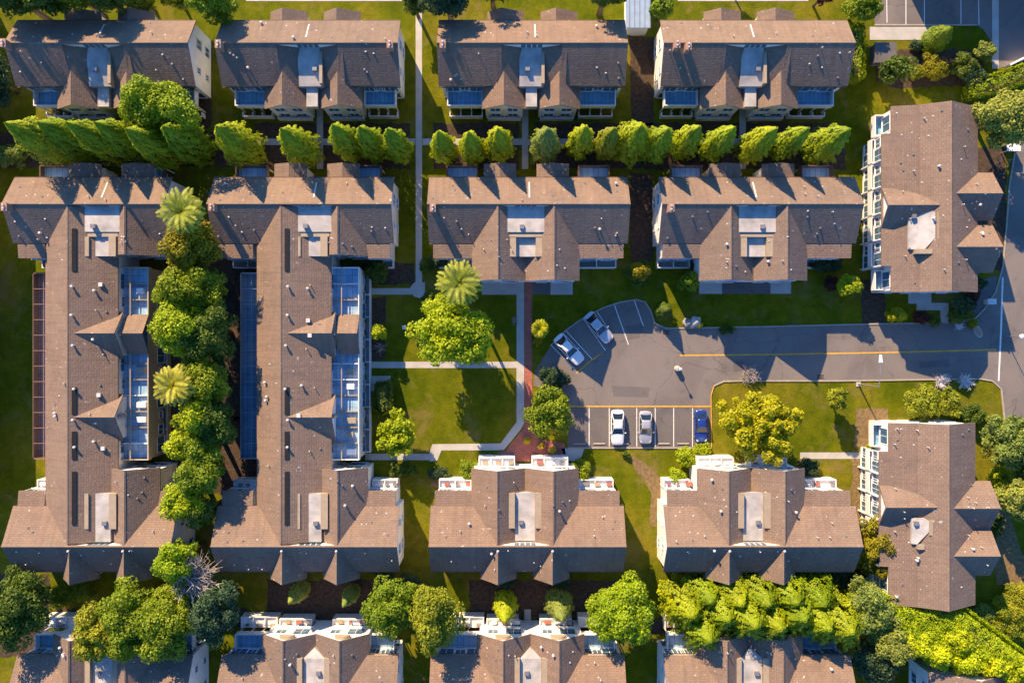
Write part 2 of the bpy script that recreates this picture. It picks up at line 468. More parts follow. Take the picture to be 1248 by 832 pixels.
sheet('asphalt_patch', [(893, 440), (905, 439), (907, 452), (894, 453)], 0.0195, 'asphalt_bay')
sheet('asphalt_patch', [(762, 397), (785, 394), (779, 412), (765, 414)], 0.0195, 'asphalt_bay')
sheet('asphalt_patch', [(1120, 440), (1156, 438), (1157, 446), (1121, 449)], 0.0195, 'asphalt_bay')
for i, (x, y, lb) in enumerate(((1000, 459, 'small drain grate at the south kerb of the road'), (812, 405, 'small drain grate at the head of the road by the upright shrub'))):
    t = thing('drain_grate', lb, 'drain', W(x, y))
    m2 = MB()
    for k in range(5): m2.box((-.4 + k * .17, -.22, .018), (-.32 + k * .17, .22, .034))
    m2.box((-.44, -.27, .016), (.44, -.22, .036)); m2.box((-.44, .22, .016), (.44, .27, .036)); m2.build('grate', 'tyre', t)
# paths
polys('footpath', [[(510.5, -40), (510.5, 352)], [(447, 355), (508, 355)], [(447, 444.5), (630, 444.5)], [(390, 132), (390, 206)], [(640, 132), (640, 206)], [(905, 132), (905, 206)], [(643, 742), (643, 775)], [(445, 556.5), (527, 556.5)], [(975, 555), (1048, 555)], [(820, 640), (823, 700)]], 0.85, -0.05, 0.032, 'concrete')
polys('footpath', [[(310, 173), (506, 173)], [(515, 173), (1020, 173)], [(300, -2), (560, -2)], [(826, -2), (985, -2)]], 0.85, -0.05, 0.040, 'concrete')
sheet('footpath', [(629.5, 342), (638.8, 342), (638.8, 516), (634, 524), (614, 548), (604, 548.5), (538, 548.5), (533, 561), (524, 562), (522, 556), (527, 541), (610, 540), (629.5, 514)], 0.036, 'concrete', thick=0.08)
sheet('footpath', [(500, 350), (505, 344), (518, 344), (518, 356), (514, 364), (504, 361)], 0.040, 'concrete', thick=0.08)
sheet('footpath', rect(447, 458, 476, 476), 0.03, 'concrete', thick=0.08)
sheet('footpath', rect(1060, 33, 1146, 49), 0.04, 'concrete', thick=0.08)
sheet('footpath', rect(1209, -60, 1217, 84), 0.05, 'concrete', thick=0.08)
sheet('footpath', [(1107, 355), (1135, 355), (1135, 369), (1156, 369), (1156, 393), (1146, 393), (1146, 378), (1117, 378), (1117, 370), (1107, 370)], 0.036, 'concrete', thick=0.08)
sheet('footpath', [(1188, 345), (1215, 335), (1213, 356), (1200, 376), (1186, 386)], 0.03, 'asphalt_bay', thick=0.04)
sheet('footpath', [(1214, 612), (1220, 612), (1222, 712), (1214, 712)], 0.03, 'mulch', thick=0.04)
sheet('footpath', [(684, 546), (712, 546), (709, 556), (700, 562), (690, 560)], 0.03, 'concrete', thick=0.05)
for x0, x1, y0, y1 in ((587, 632, 340, 359), (671, 698, 340, 359), (852, 880, 338, 358), (939, 964, 338, 358)):
    sheet('patio_slab', rect(x0, y0, x1, y1), 0.03, 'concrete', thick=0.08)
sheet('patio_slab', rect(641, 340, 671, 359), 0.028, 'asphalt_bay', thick=0.06)
sheet('patio_slab', rect(880, 338, 939, 358), 0.028, 'asphalt_bay', thick=0.06)
sheet('brick_path', [(639.3, 342), (648.5, 342), (648.5, 520), (657, 535), (688, 540), (690, 562), (612, 562), (606, 551), (616, 549), (636, 524), (639.3, 517)], 0.030, 'brick_paving', thick=0.08)

# ------------------------------------------------------------------ building kit
ROOF_POLYS = ([], [])
def remember(mb):
    n = len(ROOF_POLYS[0]); ROOF_POLYS[0].extend(mb.v); ROOF_POLYS[1].extend(tuple(i + n for i in f) for f in mb.f)

def frame(front, r):
    if front == 'S': return lambda u, v, h: Vector((u, r - v, h))
    if front == 'N': return lambda u, v, h: Vector((u, r + v, h))
    if front == 'W': return lambda u, v, h: Vector((r - v, u, h))
    return lambda u, v, h: Vector((r + v, u, h))

def slab(mb, T, top, a0, a1, axis, t=0.22, m=0):
    prof = top + [(a, h - t) for a, h in reversed(top)]
    if axis == 'u': mb.prism([T(a0, v, h) for v, h in prof], [T(a1, v, h) for v, h in prof], m)
    else: mb.prism([T(u, a0, h) for u, h in prof], [T(u, a1, h) for u, h in prof], m)

def solid(mb, T, prof, a0, a1, axis, m=0):
    if axis == 'u': mb.prism([T(a0, v, h) for v, h in prof], [T(a1, v, h) for v, h in prof], m)
    else: mb.prism([T(u, a0, h) for u, h in prof], [T(u, a1, h) for u, h in prof], m)

def tbox(mb, T, u0, u1, v0, v1, h0, h1, m=0):
    a = T(u0, v0, h0); b = T(u1, v1, h1); mb.box(a, b, m)

def make_window_meshes():
    out = {}
    for key, w, h in (('std', 1.2, 1.3), ('wide', 1.9, 2.0), ('small', 0.7, 0.9)):
        f = MB(); t = 0.09
        f.box((-w/2-t, -0.03, -h/2-t), (w/2+t, 0.05, -h/2)); f.box((-w/2-t, -0.03, h/2), (w/2+t, 0.05, h/2+t))
        f.box((-w/2-t, -0.03, -h/2), (-w/2, 0.05, h/2)); f.box((w/2, -0.03, -h/2), (w/2+t, 0.05, h/2))
        f.box((-0.03, -0.02, -h/2), (0.03, 0.04, h/2))
        f.box((-w/2-t-0.05, 0.05, -h/2-t-0.02), (w/2+t+0.05, 0.13, -h/2-t+0.04))
        fo = f.build('window', 'white_paint'); p = MB(); p.box((-w/2, -0.02, -h/2), (w/2, 0.012, h/2)); po = p.build('pane', 'glass_blue')
        out[key] = (fo.data, po.data)
        for o in (fo, po): bpy.data.objects.remove(o)
    return out
WIN = make_window_meshes()

def add_window(root, pos, normal, key='std'):
    n = Vector(normal); rz = math.atan2(n.y, n.x) - math.pi / 2
    o = inst('window', WIN[key][0], root, pos + n * 0.025 - root.location, rz)
    inst('pane', WIN[key][1], o, (0, 0, 0))

def door_mesh():
    d = MB(); d.box((-0.5, -0.02, 0), (0.5, 0.045, 2.1)); d.box((-0.58, -0.02, 0), (-0.5, 0.06, 2.18)); d.box((0.5, -0.02, 0), (0.58, 0.06, 2.18)); d.box((-0.5, -0.02, 2.1), (0.5, 0.06, 2.18))
    o = d.build('door', 'red_trim'); h = MB(); h.box((0.36, 0.045, 1.0), (0.42, 0.09, 1.12)); ho = h.build('handle', 'metal_grey')
    r = (o.data, ho.data)
    for q in (o, ho): bpy.data.objects.remove(q)
    return r
DOOR = door_mesh()
def add_door(root, pos, normal):
    n = Vector(normal); rz = math.atan2(n.y, n.x) - math.pi / 2
    o = inst('door', DOOR[0], root, pos + n * 0.025 - root.location, rz); inst('handle', DOOR[1], o, (0, 0, 0))

def vent_meshes():
    out = {}
    m = MB(); m.lathe((0, 0, -0.35), [(0, 0.07), (0.85, 0.07), (0.85, 0.1), (0.92, 0.1)], 8); out['pipe'] = m.build('vent_pipe', 'vent_white')
    m = MB(); m.lathe((0, 0, -0.35), [(0, 0.14), (0.75, 0.14), (0.8, 0.24), (0.95, 0.22), (1.02, 0.05)], 10); out['cowl'] = m.build('vent_cowl', 'vent_white')
    m = MB(); m.box((-0.28, -0.28, -0.35), (0.28, 0.28, 0.32)); m.box((-0.33, -0.33, 0.32), (0.33, 0.33, 0.40)); out['box'] = m.build('roof_vent', 'vent_white')
    m = MB(); m.box((-0.14, -0.14, -0.25), (0.14, 0.14, 0.14)); out['low'] = m.build('roof_vent', 'vent_grey')
    m = MB(); m.box((-0.13, -0.10, -0.2), (0.13, 0.10, 0.07)); out['tab'] = m.build('roof_vent', 'vent_white')
    m = MB(); m.box((-0.42, -0.62, -1.2), (0.42, 0.62, 1.6), 0); m.box((-0.5, -0.7, 1.6), (0.5, 0.7, 1.75), 0); m.tube([(0, -.3, 1.7), (0, -.3, 2.1)], [.14, .14], 8, 1); m.tube([(0, .3, 1.7), (0, .3, 2.1)], [.14, .14], 8, 1)
    out['chimney'] = m.build('chimney', ['chimney_brick', 'vent_white'])
    r = {}
    for k, o in out.items(): r[k] = (o.name.split('.')[0], o.data); [setattr(v, 'co', Vector((v.co.x * .72, v.co.y * .72, v.co.z * .8))) for v in o.data.vertices]; bpy.data.objects.remove(o)
    return r
VENT = vent_meshes()
PENDING = []       # (root, roof object, kind, x, y) resolved after all roofs exist
def vent(root, roof, kind, x, y, rz=0): PENDING.append((root, roof, kind, x, y, rz))

def scatter_vents(root, roof, T, u0, u1, v0, v1, seed, n=14, avoid=None):
    r = random.Random(seed)
    for i in range(n):
        u = r.uniform(u0 + 0.6, u1 - 0.6); v = r.uniform(v0 + 0.4, v1 - 0.4)
        if avoid and avoid[0] < u < avoid[1] and v > 0: continue
        p = T(u, v, 0)
        k = r.choice(['pipe', 'pipe', 'cowl', 'low', 'tab', 'tab', 'tab', 'low', 'low'] if i < 9 else ['tab', 'low', 'pipe'])
        vent(root, roof, k, p.x, p.y, r.uniform(-0.3, 0.3))

def wall_windows(root, T, side, a, b, pos, zs, n, keys=('std',)):
    """windows along a wall: side 'v' = wall at v=pos facing +v (or 'b' facing -v), 'u1'/'u0' = end wall at u=pos"""
    for i in range(n):
        t = a + (b - a) * (i + 0.5) / n
        for z in zs:
            k = keys[i % len(keys)]
            if side in 'vb':
                p = T(t, pos, z); q = T(t, pos + (1 if side == 'v' else -1), z)
            else:
                p = T(pos, t, z); q = T(pos + (1 if side == 'u1' else -1), t, z)
            add_window(root, p, (q - p).normalized(), k)

def patio_fence(root, T, u0, u1, v0, v1, h, divs, name='patio_wall', mat='white_paint'):
    mb = MB(); t = 0.12
    tbox(mb, T, u0, u1, v1 - t, v1, 0, h)
    for i in range(divs + 1):
        u = u0 + (u1 - u0 - t) * i / divs
        tbox(mb, T, u, u + t, v0, v1 - t, 0, h)
    mb.build(name, mat, root, root.location)
    f = MB(); hi = h > 1.7; tbox(f, T, u0 + t, u1 - t, v0, v1 - t, 0.0, h - .28 if hi else 0.055); f.build('patio_floor', 'stucco' if hi else ['concrete', 'brick_paving'][divs % 2], root, root.location)
    if hi:
        r_ = random.Random(int(u0 * 10)); 
        for q in range(3):
            m = MB(); u = u0 + (u1 - u0) * (q + .3 + .3 * r_.random()) / 3; m_ = r_.uniform(.25, .5); tbox(m, T, u, u + m_ * 1.6, v0 + .25, v0 + .25 + m_, h - .28, h + r_.uniform(-.1, .35)); m.build('planter', r_.choice(['vent_grey', 'red_trim', 'white_paint', 'flashing']), root, root.location)

def balcony(root, T, u0, u1, v0, v1, hf, hp, floor='balcony_floor', rail='white_paint', sides=True, posts=True):
    fl = MB(); tbox(fl, T, u0 + .12, u1 - .12, v0, v1 - 0.12, hf - 0.2, hf)
    b = fl.build('balcony', floor, root, root.location)
    p = MB(); tbox(p, T, u0, u1, v1 - 0.12, v1, hf - 0.25, hp)
    if sides:
        tbox(p, T, u0, u0 + 0.12, v0, v1 - 0.12, hf - 0.25, hp); tbox(p, T, u1 - 0.12, u1, v0, v1 - 0.12, hf - 0.25, hp)
    p.build('parapet', rail, b, root.location)
    if posts:
        q = MB()
        for k in range(4):
            u = u0 + 0.1 + (u1 - u0 - 0.3) * k / 3
            tbox(q, T, u, u + 0.12, v1 - 0.30, v1 - 0.16, 0, hf - 0.25)
        q.build('post', 'white_paint', b, root.location)
    return b

HR, HE = 8.7, 6.0
def townhouse(label, u0, u1, r, front, uc, kind, seed, group='brown shingled apartment buildings', chim=(), root=None, only=None, uL=None, spires=False, deck_hi=True, mat='shingle', wing=None):
    """kind 'B' = full cross gables running forward with low side roofs; 'A' = balconies and small front gables; 'F' = balconies and full gables"""
    T = frame(front, r)
    if root is None: mat = ['shingle', 'shingle_warm', 'shingle_cool', 'shingle_pale'][(seed * 7) % 4]
    if root is None:
        c = T((u0 + u1) / 2, 0, 0); root = thing('apartment_building', label, 'building', c, group)
    O = root.location
    vb, vf = -3.75, 4.5
    gw = 3.45; gl, gr = uc - gw, uc + gw
    vg = 9.2 if kind == 'B' else 7.1
    rL = gl if wing is None else gl            # recess limits
    roof = MB()
    S1 = [(vb, HE), (0, HR), (vf, HE + 0.27)]
    ra, rb = (gl, gr) if kind != 'A' else (uc - 3.7, uc + 3.7)
    slab(roof, T, S1, u0, ra, 'u'); slab(roof, T, S1, rb, u1, 'u')
    slab(roof, T, [(vb, HE), (0, HR), (0.14, HR - 0.06)], ra, rb, 'u')
    # ridge cap
    solid(roof, T, [(-0.16, HR - 0.06), (0, HR + 0.05), (0.16, HR - 0.06), (0, HR - 0.12)], u0 - 0.02, u1 + 0.02, 'u')
    remember(roof)
    ro = roof.build('roof', mat, root, O)
    w = MB(); i = 0.28
    def mainwall(a, b, full=True):
        if full: prof = [(vb + i, 0), (vb + i, HE - 0.05), (0, HR - 0.32), (vf - i, HE - 0.05), (vf - i, 0)]
        else: prof = [(vb + i, 0), (vb + i, HE - 0.05), (0, HR - 0.32), (0.1, HR - 0.35), (0.1, 6.2), (vf - i, 5.4), (vf - i, 0)]
        solid(w, T, prof, a, b, 'u')
    mainwall(u0 + i, ra); mainwall(rb, u1 - i); mainwall(ra, rb, False)
    hg = HR - 0.12
    gout = 3.3
    if kind in ('B', 'F'):
        eh = HE + 0.05
        for s in (-1, 1):
            if wing and s == -1: continue
            ur = uc + s * gw
            oe = ur + s * gout; ie = uc
            top = sorted([(oe, eh), (ur, hg), (ie, eh)])
            vend = vg
            if wing: vend = wing
            g = MB(); slab(g, T, top, 0.05, vend, 'v')
            solid(g, T, sorted([(ur - .16, hg - .06), (ur + .16, hg - .06)]) and [(ur - .16, hg - .06), (ur, hg + .05), (ur + .16, hg - .06), (ur, hg - .12)], 0.2, vend + 0.02, 'v')
            remember(g); go = g.build('cross_gable', mat, root, O)
            prof = sorted([(oe - s * i, 0), (ie, 0)])
            a, b = prof[0][0], prof[1][0]
            ha = eh - 0.05
            solid(w, T, [(a, 0), (a, ha), (ur, hg - 0.32), (b, ha), (b, 0)], 0.6, vend - i, 'v')
            for z in (1.5, 4.4): wall_windows(root, T, 'v', ur - 2.6, ur + 2.6, vend - i, (z,), 2, ('std', 'wide'))
            scatter_vents(root, go, T, ur - 2.8, ur + 2.8, 3.5, vend - 0.6, seed * 7 + s, 5)
    if kind == 'A':
        # sunken middle with sloping cheeks, then two small lower gables in front
        for s in (-1, 1):
            c = MB()
            a, b = uc + s * 4.3, uc + s * 1.2
            P = [T(a, 0.12, 8.62), T(a, 4.5, 6.42), T(b, 4.6, 5.9), T(b, 0.12, 7.3)]
            c.prism([p - Vector((0, 0, 0.6)) for p in P], P)
            remember(c); c.build('roof_cheek', mat, root, O)
            ur = uc + s * 3.45; gg = MB(); gh = 7.1
            top = sorted([(ur - 2.75, 5.15), (ur, gh), (uc if s < 0 else ur + 2.75, 5.15 if s > 0 else 5.0), ])
            if s < 0: top = [(ur - 2.75, 5.15), (ur, gh), (ur + 2.75, 5.15)]
            else: top = [(ur - 2.75, 5.15), (ur, gh), (ur + 2.75, 5.15)]
            slab(gg, T, top, 2.4, vg, 'v'); remember(gg); go = gg.build('front_gable', mat, root, O)
            solid(w, T, [(ur - 2.4, 0), (ur - 2.4, 5.1), (ur, gh - 0.32), (ur + 2.4, 5.1), (ur + 2.4, 0)], 3.4, vg - i, 'v')
            wall_windows(root, T, 'v', ur - 2.2, ur + 2.2, vg - i, (1.5, 3.9), 2, ('std',))
    w.build('wall', 'stucco', root, O)
    # light membrane decks in the recess
    dz = 0.55 if wing else 0.0
    d = MB(); fl = MB()
    if kind == 'B' and deck_hi:
        tbox(d, T, uc - 2.9, uc + 2.9, 0.12, 3.3, 6.6, 7.72 + dz * .4); tbox(d, T, uc - 1.2, uc + 1.2, 3.3, 6.25, 5.6, 6.95 + dz)
        tbox(fl, T, uc - 2.3, uc + 2.3, 3.32, 3.88, 6.4, 7.55 + dz * .5)
        for s in (-1, 1): tbox(fl, T, uc + s * 1.22, uc + s * 2.1, 3.9, 6.3, 6.3, 7.5 + dz * .8)
    elif kind == 'B':
        tbox(d, T, uc - 1.25, uc + 1.25, 0.3, 6.3, 5.6, 6.95 + dz)
        for s in (-1, 1): tbox(fl, T, uc + s * 1.27, uc + s * 2.15, 2.0, 6.35, 6.2, 7.52 + dz * .8)
    elif kind == 'F':
        tbox(d, T, uc - 1.35, uc + 1.35, 0.3, 4.4, 5.6, 7.0)
        d.prism([T(uc - 1.35, 4.4, 5.6), T(uc + 1.35, 4.4, 5.6), T(uc, 5.6, 5.6)], [T(uc - 1.35, 4.4, 7.0), T(uc + 1.35, 4.4, 7.0), T(uc, 5.6, 6.6)])
        for s in (-1, 1): tbox(fl, T, uc + s * 1.37, uc + s * 2.15, 1.2, 4.6, 6.2, 7.52)
    else:
        d.prism([T(uc - 1.5, .12, 5), T(uc + 1.5, .12, 5), T(uc + 1.5, 4.6, 5), T(uc - 1.5, 4.6, 5)], [T(uc - 1.5, .12, 7.3), T(uc + 1.5, .12, 7.3), T(uc + 1.5, 4.6, 6.35), T(uc - 1.5, 4.6, 6.35)])
        tbox(d, T, uc - 0.7, uc + 0.7, 4.6, 7.0, 4.6, 5.9)
        tbox(fl, T, uc + 1.22, uc + 1.6, 0.6, 4.5, 5.0, 7.32)
    # square roof hatch and duct on the deck
    k = -0.5 if seed % 2 else 0.6
    dv = 2.4
    tbox(fl, T, uc + k - 0.28, uc + k + 0.28, dv, dv + 0.5, 6.5, {'B': 7.98 if deck_hi else 7.3, 'F': 7.35, 'A': 7.2}[kind] + dz)
    remember(d); do = d.build('roof_deck', 'membrane', root, O)
    
    nfl = len(fl.v) // 8
    for q in range(nfl):
        f1 = MB(); f1.add(fl.v[q * 8:q * 8 + 8], [(3,2,1,0),(4,5,6,7),(0,1,5,4),(1,2,6,5),(2,3,7,6),(3,0,4,7)])
        f1.build('roof_hatch' if q == nfl - 1 else 'flashing', 'vent_grey' if q == nfl - 1 else 'flashing', do, O)
    cw = MB()
    dl = {'B': 7.78 if deck_hi else 7.2, 'F': 7.3, 'A': 7.42}[kind]
    for q in range(4):
        uu = uc - 1.3 + q * 0.68
        tbox(cw, T, uu, uu + 0.55, 0.09, 0.135, dl, 8.3)
    cw.build('clerestory_window', 'glass_blue', root, O)
    # low side roofs / balconies
    spans = [(u0 + 0.5, uc - gw - 3.15), (uc + gw + 3.15, u1 - 0.5)]
    if wing: spans = [(u0 + 0.5, uc - gw - wing_l(uc)), (uc + gw + 3.0, u1 - 0.5)]
    if kind == 'B':
        for a, b in spans:
            if b - a < 1.5: continue
            lr = MB(); solid(lr, T, [(4.0, 5.9), (4.0, 6.25), (6.35, 5.98), (6.35, 5.7)], a, b, 'u'); remember(lr); lr.build('low_roof', mat, root, O)
            lw = MB(); tbox(lw, T, a + 0.25, b - 0.25, 4.15, 6.1, 0, 5.5); lw.build('wall', 'stucco', root, O)
            wall_windows(root, T, 'v', a + .4, b - .4, 6.1, (1.5, 4.2), 2, ('wide', 'std'))
            patio_fence(root, T, a + 0.2, b - 0.3, 6.1, 7.15, 2.3 if front == 'N' else 1.2, 2)
        for s in (-1, 1):
            if wing: continue
            ur = uc + s * gw
            if front == 'N': patio_fence(root, T, ur - 2.5, ur + 2.2, 8.92, 10.1, 2.7, 3)
            else: add_door(root, T(ur + 1.9, 8.92, 0.05), (T(0, 1, 0) - T(0, 0, 0)))
    else:
        for a, b in ((u0 + 0.9, uc - gw - 2.75), (uc + gw + 2.75, u1 - 0.9)):
            balcony(root, T, a, b, 4.2, 6.35, 3.0, 4.0, 'balcony_floor' if kind == 'A' else 'deck_floor', 'white_paint', True)
            if front == 'N': patio_fence(root, T, a + 0.1, b + 0.2, 6.4, 7.9, 1.9, 3)
            else: patio_fence(root, T, a + .1, b - .1, 6.4, 7.0, 1.3, 3)
            wall_windows(root, T, 'v', a, b, vf - i, (1.4, 4.3), 3, ('wide', 'std', 'wide'))
        for s in (-1, 1):
            ur = uc + s * gw
            if front == 'N':
                patio_fence(root, T, ur - 2.2, ur + 2.0, 6.85, 7.7, 2.2, 2)
                m = MB(); n = 10      # pale arched attic light in the gable end
                arc = [(math.cos(math.pi * q / n) * 1.0, math.sin(math.pi * q / n) * 0.95) for q in range(n + 1)]
                m.prism([T(ur + x, vg - 0.26, 6.4 + z) for x, z in arc], [T(ur + x, vg + 0.10, 6.4 + z) for x, z in arc]); m.build('attic_window', 'flashing', root, O)
            else: patio_fence(root, T, ur - 2.2, ur + 2.2, 6.85, 7.25, 1.2, 2)
    # back side
    if kind == 'B' and not spires:
        for (a, b), dirn in (((u0 + 2.0, u0 + 6.0), 0), ((u1 - 6.0, u1 - 2.0), 1)):
            Tb = frame({'S': 'N', 'N': 'S'}[front], r)
            balcony(root, Tb, a, b, 3.4, 5.75, 3.0, 4.0, 'deck_floor', 'trim_brown', True)
        for a, b in ((uc - 5.3, uc - 1.2), (uc + 1.4, uc + 5.5)):
            m = MB(); c = (a + b) / 2
            slab(m, T, [(a, 4.95), (c, 5.75), (b, 4.95)], -3.3, -5.7, 'v'); remember(m); m.build('porch_roof', mat, root, O)
            m = MB(); tbox(m, T, a + .25, b - .25, -3.4, -5.4, 0, 4.75); m.build('wall', 'stucco', root, O)
            wall_windows(root, T, 'b', a + .3, b - .3, -5.4, (1.4, 3.6), 2)
    elif spires:
        for s in (-1, 1):
            ur = uc + s * 3.35
            m = MB(); slab(m, T, [(ur - 2.3, 5.65), (ur - .95, 7.25), (ur, 8.5), (ur + .95, 7.25), (ur + 2.3, 5.65)], -0.3, -4.75, 'v'); remember(m); so_ = m.build('back_gable', mat, root, O)
            m = MB(); solid(m, T, [(ur - 1.7, 0), (ur - 1.7, 5.4), (ur - .7, 6.4), (ur, 7.7), (ur + .7, 6.4), (ur + 1.7, 5.4), (ur + 1.7, 0)], -1.0, -4.5, 'v'); m.build('wall', 'stucco', root, O)
            wall_windows(root, T, 'b', ur - 1.6, ur + 1.6, -4.5, (1.4, 4.2), 2)
            m = MB(); p = T(ur, -0.55, 8.2); m.lathe(p, [(0, 0.05), (0.45, 0.05), (0.45, 0.12), (0.52, 0.16), (0.62, 0.15), (0.7, 0.04)], 10); m.build('roof_finial', 'vent_white', so_, O)
    else:
        for a, b in ((uc - 5.6, uc - 0.9), (uc + 1.2, uc + 5.9)):
            m = MB(); c = a + (b - a) * 0.4
            slab(m, T, [(a, 4.6), (c, 6.0), (b, 4.6)], -3.3, -5.4, 'v'); remember(m); m.build('porch_roof', mat, root, O)
            m = MB(); tbox(m, T, a + .25, b - .25, -3.4, -5.1, 0, 4.4); m.build('wall', 'stucco', root, O)
            add_door(root, T(c, -5.1, 0.02), (T(0, -1, 0) - T(0, 0, 0)))
    wall_windows(root, T, 'b', u0 + 1, u1 - 1, vb + i, (1.5, 4.3), 7)
    for sgn, pos in (('u0', u0 + i), ('u1', u1 - i)):
        wall_windows(root, T, sgn, vb + 0.8, vf - 0.8, pos, (1.5, 4.4), 2, ('std', 'small'))
    if front == 'S':
        p = MB(); us = uc + (0.35 if seed % 2 else -0.3); sl = (HR - HE) / abs(vb)
        p.prism([T(us, -3.1, HR - 3.1 * sl - .05), T(us + .16, -3.1, HR - 3.1 * sl - .05), T(us + .16, -.9, HR - .9 * sl - .05), T(us, -.9, HR - .9 * sl - .05)],
                [T(us, -3.1, HR - 3.1 * sl + .06), T(us + .16, -3.1, HR - 3.1 * sl + .06), T(us + .16, -.9, HR - .9 * sl + .06), T(us, -.9, HR - .9 * sl + .06)]); p.build('roof_pipe', 'vent_white', ro, O)
    # eaves gutters
    gt = MB(); tbox(gt, T, u0, u1, vb - 0.12, vb - 0.01, HE - 0.2, HE - 0.06)
    if wing is None: tbox(gt, T, u0, ra - (3.4 if kind != 'A' else 3), vf + 0.01, vf + 0.12, HE - 0.2, HE - 0.06); tbox(gt, T, rb + (3.4 if kind != 'A' else 3), u1, vf + 0.01, vf + 0.12, HE - 0.2, HE - 0.06)
    gt.build('gutter', 'trim_brown', root, O)
    scatter_vents(root, ro, T, u0, u1, vb, 0, seed, 9)
    scatter_vents(root, ro, T, u0, u1, 0, vf, seed + 100, 18, (uc - 6, uc + 6))
    for cu, cv in chim:
        p = T(cu, cv, 0); vent(root, ro, 'chimney', p.x, p.y)
    return root, ro, T

def wing_l(uc): return 4.2

RA, RB, RD, RF = 36.5, 16.8, -25.1, -43.8
cx = lambda px, h=7.7: (px - 624) * S * (H - h) / H
townhouse('long brown roofed block in the top left corner behind the tallest conical trees', -62.2, -39.7, RA, 'S', cx(117), 'A', 1, chim=((-61.6, 0.4),))
townhouse('brown roofed block in the top row just left of the straight footpath', -36.4, -14.0, RA, 'S', cx(376), 'A', 2, chim=((-35.6, 0.5), (-14.8, 0.5)))
townhouse('brown roofed block in the top row between the footpath and the small blue roofed shed', -9.2, 14.2, RA, 'S', cx(648), 'A', 3, chim=((-8.4, 0.5),))
townhouse('brown roofed block in the top row right of the small blue roofed shed', 18.6, 42.1, RA, 'S', cx(920), 'A', 4, chim=((20.0, 0.5), (21.4, 0.7)))
townhouse('brown gabled block facing the brick path, upper middle of the photo', -10.4, 14.5, RB, 'S', cx(641), 'B', 5, chim=((-9.6, 0.6),))
townhouse('brown gabled block facing the access road above its shaded lawn', 18.4, 43.1, RB, 'S', cx(923), 'B', 6, chim=((19.3, 0.6),))
townhouse('brown gabled block with spired back below the brick plaza', -10.2, 14.0, RD, 'N', cx(640), 'B', 7, spires=True, deck_hi=False)
townhouse('brown gabled block with spired back below the big yellow tree', 19.0, 43.0, RD, 'N', cx(920), 'B', 8, spires=True, deck_hi=False)
townhouse('brown block at the bottom left, half under a group of olive green trees', -62.0, -40.0, RF, 'N', cx(122), 'F', 9, mat='shingle')
townhouse('brown block in the bottom row with pale patios, left of the pair of leafy trees', -36.4, -14.2, RF, 'N', cx(381), 'F', 10)
townhouse('brown block in the bottom row with white patios between two lime columnar trees', -10.2, 14.1, RF, 'N', cx(647), 'F', 11)
townhouse('brown block in the bottom row tucked under the long lime hedge', 19.0, 42.4, RF, 'N', cx(918), 'F', 12)

